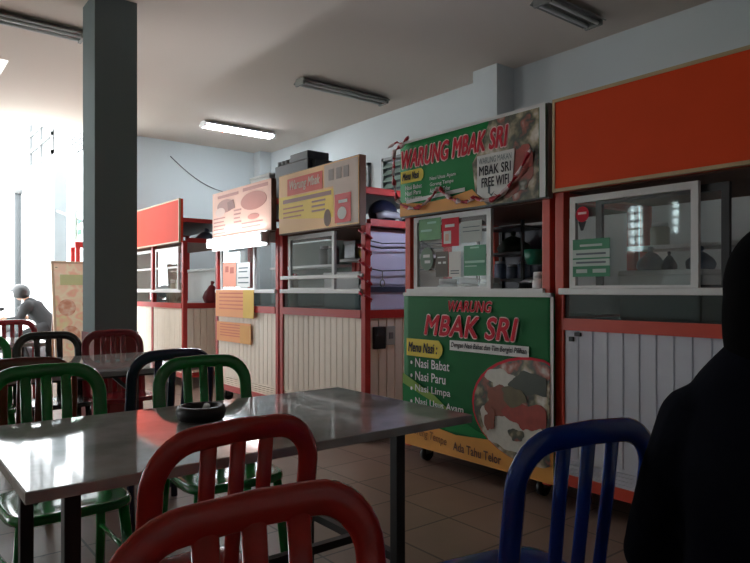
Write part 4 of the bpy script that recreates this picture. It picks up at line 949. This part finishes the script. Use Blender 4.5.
# --- the person on the stool at the right edge, seen from behind
Hd = math.atan2(0.47, 1.35)                   # looking direction, angle from +x
F = Vector((math.cos(Hd), math.sin(Hd), 0)); Lf = Vector((-F.y, F.x, 0)); Z = Vector((0, 0, 1))
O = Vector((1.345, 0.475, 0))
def at_(f, l, z): return O + F * f + Lf * l + Z * z
def trunk(mb, secs, pad):
    """upright trunk from (forward, z, half depth, half width) sections"""
    rings = []
    for f, z, rd, rw in secs:
        R = []
        for k in range(28):
            a = 2 * PI * k / 28; R.append(mb.bm.verts.new(at_(f + (rd + pad) * math.cos(a), (rw + pad) * math.sin(a), z)))
        rings.append(R)
    for A, B in zip(rings, rings[1:]):
        for k in range(28): mb.bm.faces.new([A[k], A[(k + 1) % 28], B[(k + 1) % 28], B[k]])
    mb.bm.faces.new(rings[0][::-1]); mb.bm.faces.new(rings[-1]); return mb
TR = [(0.0, 0.47, 0.12, 0.165), (0.0, 0.60, 0.115, 0.15), (0.0, 0.72, 0.105, 0.14), (0.015, 0.85, 0.115, 0.155), (0.025, 0.93, 0.11, 0.158), (0.03, 0.985, 0.09, 0.142), (0.035, 1.02, 0.075, 0.125), (0.045, 1.05, 0.06, 0.085), (0.055, 1.08, 0.052, 0.056)]
per = thing('person', 'person with black hair and dark navy clothes, seated at the picture edge, seen from behind', 'person', tuple(O))
mb = trunk(MB(), TR, -0.012)
limb(mb, [(at_(0.05, 0, 1.06), 0.052), (at_(0.075, 0, 1.16), 0.05)])
n = []; e = []
for s_ in (1, -1):
    limb(mb, [(at_(0.03, 0.135 * s_, 0.935), 0.056), (at_(0.08, 0.225 * s_, 0.63), 0.042), (at_(0.31, 0.12 * s_, 0.62), 0.027)])
    limb(mb, [(at_(0.05, 0.09 * s_, 0.53), 0.09), (at_(0.44, 0.12 * s_, 0.49), 0.058), (at_(0.42, 0.12 * s_, 0.09), 0.038), (at_(0.55, 0.13 * s_, 0.04), 0.032)])
    d_ = (F - Lf * 0.45 * s_).normalized(); lat = d_.cross(Z).normalized() * s_; w0 = at_(0.31, 0.12 * s_, 0.62); pm = w0 + d_ * 0.06
    limb(mb, [(w0, 0.026), (pm - lat * 0.016, 0.022), (pm - lat * 0.016 + d_ * 0.035, 0.020)]); limb(mb, [(w0, 0.024), (pm + lat * 0.016, 0.021), (pm + lat * 0.016 + d_ * 0.035, 0.019)])
    for o_k, L_k in ((-0.036, 0.062), (-0.013, 0.076), (0.010, 0.070), (0.033, 0.055)):
        q0 = pm + lat * o_k + d_ * 0.035; limb(mb, [(q0, 0.010), (q0 + d_ * L_k * 0.5 - Z * 0.010, 0.009), (q0 + d_ * L_k * 0.85 - Z * 0.036, 0.0075)], 10)
    limb(mb, [(pm - lat * 0.03 - d_ * 0.02, 0.014), (pm - lat * 0.055 + d_ * 0.01 - Z * 0.012, 0.011), (pm - lat * 0.060 + d_ * 0.04 - Z * 0.026, 0.009)], 10)
add_head(mb, Matrix.Translation(at_(0.085, 0, 1.205)) @ Matrix.Rotation(Hd - PI / 2, 4, 'Z'))
fuse(mb, 0.0062, 2).build('body', M_skin, per)
mb = trunk(MB(), [(0.0, 0.45, 0.13, 0.175)] + TR[1:6] + [(0.035, 1.025, 0.085, 0.128), (0.045, 1.055, 0.072, 0.105), (0.055, 1.085, 0.062, 0.078), (0.06, 1.105, 0.056, 0.064)], 0.014)
for s_ in (1, -1): limb(mb, [(at_(0.03, 0.138 * s_, 0.935), 0.073), (at_(0.05, 0.185 * s_, 0.80), 0.068), (at_(0.08, 0.228 * s_, 0.63), 0.064), (at_(0.29, 0.13 * s_, 0.622), 0.042)])
fuse(mb, 0.011, 6).build('shirt', M_navy, per)
mb = MB()
for s_ in (1, -1): limb(mb, [(at_(0.03, 0.09 * s_, 0.53), 0.108), (at_(0.44, 0.12 * s_, 0.49), 0.074), (at_(0.42, 0.12 * s_, 0.11), 0.056)])
fuse(mb, 0.011, 4).build('trousers', mat('charcoal_cloth', (24, 24, 30), 0.9, var=0.2), per)
hr = MB(); b = bmesh.new(); bmesh.ops.create_uvsphere(b, u_segments=36, v_segments=28, radius=1)
for v in b.verts:
    x, y, z = v.co; w_ = 1 + 0.02 * math.sin(math.atan2(y, x) * 18)
    p = Vector((x * 0.094 * w_, y * 0.112 * w_ - 0.006, z * 0.132))
    if z < -0.15: q_ = -z - 0.15; p.z = -0.02 - q_ * 0.27; r_ = math.sqrt(max(1e-6, 1 - z * z)); k_ = min(1, 0.45 / r_ + 0.55) * (1 + 0.35 * q_); p.x *= k_ * 1.0; p.y = p.y * k_ * 0.9 - 0.02
    if y > 0.30 and z < 0.55: p.y = 0.03 - 0.03 * max(0, -z)
    v.co = p
for f in b.faces: f.smooth = True
hr._join(b, 0, Matrix.Translation(at_(0.085, 0, 1.205)) @ Matrix.Rotation(Hd - PI / 2, 4, 'Z')); hr.build('hair', M_hair, per)
for s in (1, -1):
    c_ = at_(0.50, 0.135 * s, 0.0); k = MB(); k.tube([c_ - F * 0.13 + Z * 0.045, c_ - F * 0.02 + Z * 0.055, c_ + F * 0.08 + Z * 0.042, c_ + F * 0.14 + Z * 0.032], 0.045, seg=14, radii=[0.9, 1.0, 0.95, 0.6], r2=0.042, nrm=(0, 0, 1)); k.build('shoe', M_black, per)

# --- motorcyclist outside
MO = Vector((2.07, 11.3, G)); MF = (Vector((-0.784, 0.621, 0))).normalized(); ML = Vector((-MF.y, MF.x, 0))
def mo(f, l, z): return MO + MF * f + ML * l + Z * z
M_jack = mat('grey_jacket', (20, 21, 23), 0.85, var=0.15, scale=12); M_jackd = mat('dark_trousers', (16, 16, 19), 0.85); M_helm = mat('grey_helmet', (26, 27, 28), 0.35)
mc = thing('motorcycle', 'dark motorcycle outside by the open end of the hall, under its rider', 'motorcycle', tuple(MO))
for f_ in (0.58, -0.58):
    w_ = MB(); ring = [mo(f_ + 0.23 * math.cos(2 * PI * j / 28), 0, 0.28 + 0.23 * math.sin(2 * PI * j / 28)) for j in range(28)]
    w_.tube(ring, 0.05, nrm=tuple(ML), seg=10, closed=True); wo_ = w_.build('wheel', M_black, mc)
    h_ = MB()
    for j in range(6):
        an = j * PI / 3; h_.tube([mo(f_, 0, 0.28), mo(f_ + 0.2 * math.cos(an), 0, 0.28 + 0.2 * math.sin(an))], 0.012, seg=6)
    h_.tube([mo(f_, -0.05, 0.28), mo(f_, 0.05, 0.28)], 0.04, seg=12); h_.build('spokes', M_met, wo_)
k = MB(); k.tube([mo(0.45, 0, 0.78), mo(0.32, 0, 0.52), mo(0.0, 0, 0.42), (mo(-0.3, 0, 0.55)), mo(-0.72, 0, 0.72)], 0.10, r2=0.14, nrm=(0, 0, 1), seg=14, radii=[0.9, 0.9, 1.0, 1.2, 0.5]); k.build('fairing', mat('bike_paint', (60, 50, 54), 0.3), mc)
k = MB(); k.tube([mo(0.05, 0, 0.64), mo(-0.2, 0, 0.655), mo(-0.62, 0, 0.71)], 0.13, r2=0.045, nrm=(0, 0, 1), seg=14, radii=[0.7, 1, 0.8]); k.build('seat', M_black, mc)
k = MB(); k.tube([mo(0.42, 0, 0.95), mo(0.58, 0, 0.28)], 0.03, seg=10); k.build('fork', M_met, mc)
k = MB(); k.tube([mo(0.30, -0.34, 1.0), mo(0.40, -0.15, 0.98), mo(0.42, 0.15, 0.98), mo(0.30, 0.34, 1.0)], 0.016, seg=8); k.build('handlebar', M_black, mc)
k = MB(); k.ball(mo(0.50, 0, 0.86), 0.09, 0.09, 0.1); k.build('headlamp', M_met, mc)
for s in (1, -1):
    k = MB(); k.tube([mo(0.38, 0.22 * s, 0.99), mo(0.40, 0.28 * s, 1.14)], 0.008, seg=6); k.ball(mo(0.40, 0.28 * s, 1.17), 0.05, 0.05, 0.035); k.build('mirror', M_black, mc)
k = MB(); k.rbox(Matrix.Translation(mo(-0.66, 0, 0.92)) @ Matrix.Rotation(math.atan2(MF.y, MF.x), 4, 'Z'), 0.3, 0.28, 0.2, bev=0.03)
for z in (0.86, 0.92, 0.98): k.rbox(Matrix.Translation(mo(-0.66, 0, z)) @ Matrix.Rotation(math.atan2(MF.y, MF.x), 4, 'Z'), 0.31, 0.29, 0.018, mi=1)
k.build('tail_box', [M_dark, M_whal], mc)
def rider(pad, part):
    mb = MB()
    if part != 'legs':
        limb(mb, [(mo(-0.24, 0, 0.88), 0.13 + pad), (mo(-0.10, 0, 1.03), 0.12 + pad), (mo(0.03, 0, 1.17), 0.125 + pad), (mo(0.09, 0, 1.24), 0.09 + pad)])
        limb(mb, [(mo(0.06, -0.15, 1.21), 0.075 + pad), (mo(0.06, 0.15, 1.21), 0.075 + pad)])
        if part == 'all': limb(mb, [(mo(0.10, 0, 1.26), 0.055), (mo(0.20, 0, 1.36), 0.05)])
        for s in (1, -1):
            limb(mb, [(mo(0.08, 0.16 * s, 1.21), 0.058 + pad), (mo(0.12, 0.27 * s, 1.0), 0.043 + pad), (mo(0.29 if part == 'all' else 0.26, 0.31 * s, 1.01), 0.028 + pad * 0.7)])
            if part == 'all':
                limb(mb, [(mo(0.29, 0.31 * s, 1.01), 0.03), (mo(0.34, 0.31 * s, 1.02), 0.036)])
                for k in range(4): y = (0.265 + 0.026 * k) * s; limb(mb, [(mo(0.35, y, 1.035), 0.011), (mo(0.385, y, 1.02), 0.010), (mo(0.38, y, 0.985), 0.009)], 8)
                limb(mb, [(mo(0.33, 0.27 * s, 1.0), 0.013), (mo(0.36, 0.25 * s, 0.975), 0.011)], 8)
    if part != 'top':
        for s in (1, -1):
            q = [(mo(-0.18, 0.09 * s, 0.86), 0.10 + pad), (mo(0.20, 0.19 * s, 0.72), 0.06 + pad), (mo(0.02, 0.2 * s, 0.34), 0.04 + pad)]
            if part == 'all': q.append((mo(0.14, 0.2 * s, 0.28), 0.036))
            limb(mb, q)
    return mb
rd = thing('person', 'motorcyclist in a grey helmet and jacket leaning forward outside the hall', 'person', tuple(MO))
HM = Matrix.Translation(mo(0.25, 0, 1.42)) @ Matrix.Rotation(math.atan2(MF.y, MF.x) - PI / 2, 4, 'Z'); mb = rider(0.0, 'all'); add_head(mb, HM); fuse(mb, 0.008, 2).build('body', M_skin, rd)
fuse(rider(0.018, 'top'), 0.014, 3).build('jacket', M_jack, rd); fuse(rider(0.014, 'legs'), 0.014, 3).build('trousers', M_jackd, rd)
hm = MB(); b = bmesh.new(); bmesh.ops.create_uvsphere(b, u_segments=28, v_segments=18, radius=1)
for v in b.verts:
    x, y, z = v.co; p = Vector((x * 0.125, y * 0.145, z * 0.145))
    if z < -0.6: p.z = -0.6 * 0.145
    if y > 0.4 and z < 0.15: p.y = 0.06
    v.co = p
for f in b.faces: f.smooth = True
hm._join(b, 0, HM); hm.rbox(HM @ Matrix.Translation((0, 0.165, 0.035)) @ Matrix.Rotation(-0.2, 4, 'X'), 0.2, 0.1, 0.012, bev=0.004); hm.build('helmet', M_helm, rd)

# --- food board on the ground at the open end
BL = Vector((2.25, 9.25, 0))
ab = thing('sidewalk_board', 'pastel, haze-paled food menu board on the ground left of the pillar, against the daylight', 'signboard', tuple(BL))
M_abp = ramp_mat('hazed_pastel_print', [(0.35, (255, 244, 222)), (0.45, (255, 224, 196)), (0.54, (255, 246, 216)), (0.60, (255, 206, 178)), (0.68, (246, 238, 190)), (0.78, (255, 250, 236))], 4.0, 0.6, detail=2)  # daylight haze put into the print as near-white colours
def leaning(mb, x0, x1, z0, z1, yb, yt, t=0.02, mi=0, off=0.0):
    """slab leaning back from y=yb at the foot to y=yt at the top"""
    v = []
    for (yy) in (-off, t - off):
        for (x, z) in ((x0, z0), (x1, z0), (x1, z1), (x0, z1)):
            q = z / 1.58; v.append(mb.bm.verts.new((x, yb + (yt - yb) * q + yy, z)))
    for f in ((0, 1, 2, 3), (7, 6, 5, 4), (0, 4, 5, 1), (1, 5, 6, 2), (2, 6, 7, 3), (3, 7, 4, 0)):
        g = mb.bm.faces.new([v[i] for i in f]); g.material_index = mi
    return mb
leaning(MB(), 1.90, 2.60, 0.08, 1.58, 9.0, 9.3).build('print_panel', M_abp, ab)
k = MB(); leaning(k, 1.88, 1.91, 0.0, 1.60, 9.0, 9.3, 0.03, off=0.006); leaning(k, 2.59, 2.62, 0.0, 1.60, 9.0, 9.3, 0.03, off=0.006); leaning(k, 1.88, 2.62, 1.57, 1.60, 9.0, 9.3, 0.03, off=0.006); k.build('frame', mat('pale_wood', (206, 180, 150), 0.6), ab)
k = MB(); leaning(k, 1.98, 2.45, 1.28, 1.42, 9.0, 9.3, 0.004, off=0.005); k.build('title_panel', mat('lime_pale', (206, 214, 160), 0.6), ab)
k = MB()
for (x, z, r_) in ((2.05, 0.98, 0.11), (2.36, 1.02, 0.12), (2.08, 0.62, 0.12), (2.40, 0.66, 0.11)):
    for j in range(1):
        P_ = []
        for i in range(18): P_.append((x + r_ * math.cos(2 * PI * i / 18), z + r_ * math.sin(2 * PI * i / 18)))
        vs = [k.bm.verts.new((px_, 9.0 + 0.3 * pz_ / 1.58 - 0.006, pz_)) for px_, pz_ in P_]; f = k.bm.faces.new(vs); vs2 = [k.bm.verts.new((v.co.x, v.co.y + 0.003, v.co.z)) for v in vs]; k.bm.faces.new(vs2[::-1])
        for i in range(18): k.bm.faces.new([vs[i], vs2[i], vs2[(i + 1) % 18], vs[(i + 1) % 18]])
k.build('dish_print', ramp_mat('pale_dish_print', [(0.35, (246, 232, 210)), (0.5, (232, 180, 150)), (0.62, (216, 150, 120)), (0.75, (240, 222, 200))], 9.0, 0.6, detail=2), ab)
for x in (1.94, 2.55):
    k = MB(); k.tube([(x, 9.30, 1.52), (x, 9.62, 0.0)], 0.015, seg=6, square=True); k.build('rear_leg', M_brown, ab)
# --- small kiosk far outside, beside the pillar
kx = thing('kiosk', 'small red kiosk outside beyond the pillar with a pale green sign', 'kiosk', (2.700, 10.42, G))
for (x, y) in ((2.440, 10.28), (2.440, 10.57), (2.940, 10.28), (2.940, 10.57)): MB().box(x - 0.03, x + 0.03, y - 0.03, y + 0.03, G, 1.86).build('post', M_red, kx)
MB().box(2.400, 2.980, 10.24, 10.62, 1.86, 1.94).build('roof', M_red, kx)
MB().box(2.420, 2.960, 10.26, 10.60, 1.0, 1.06).build('counter', M_whal, kx)
MB().box(2.430, 2.450, 10.31, 10.55, G + 0.1, 1.0).build('front_panel', M_cream, kx); MB().box(2.470, 2.910, 10.27, 10.29, G + 0.1, 1.0).build('side_panel', M_cream, kx)
MB().box(2.400, 2.430, 10.26, 10.60, 1.96, 2.42).build('sign_panel', mat('mint_sign', (206, 232, 218), 0.6), kx)
k = MB(); sheet(k, 2.499, 10.57, 10.29, 2.05, 2.14); sheet(k, 2.499, 10.57, 10.33, 2.22, 2.28); k.build('sign_marks', mat('sea_green_print', (110, 190, 150), 0.6), kx)

# goods stand a hair above what carries them
LIFT = {'bag', 'box', 'jar', 'tub', 'pot', 'rice cooker', 'refrigerator', 'cool box', 'carton', 'amplifier', 'rack', 'helmet', 'packet', 'tin'}
for o in list(COL.objects):
    if o.parent is None and o.get('category') in LIFT: o.location.z += 0.0015
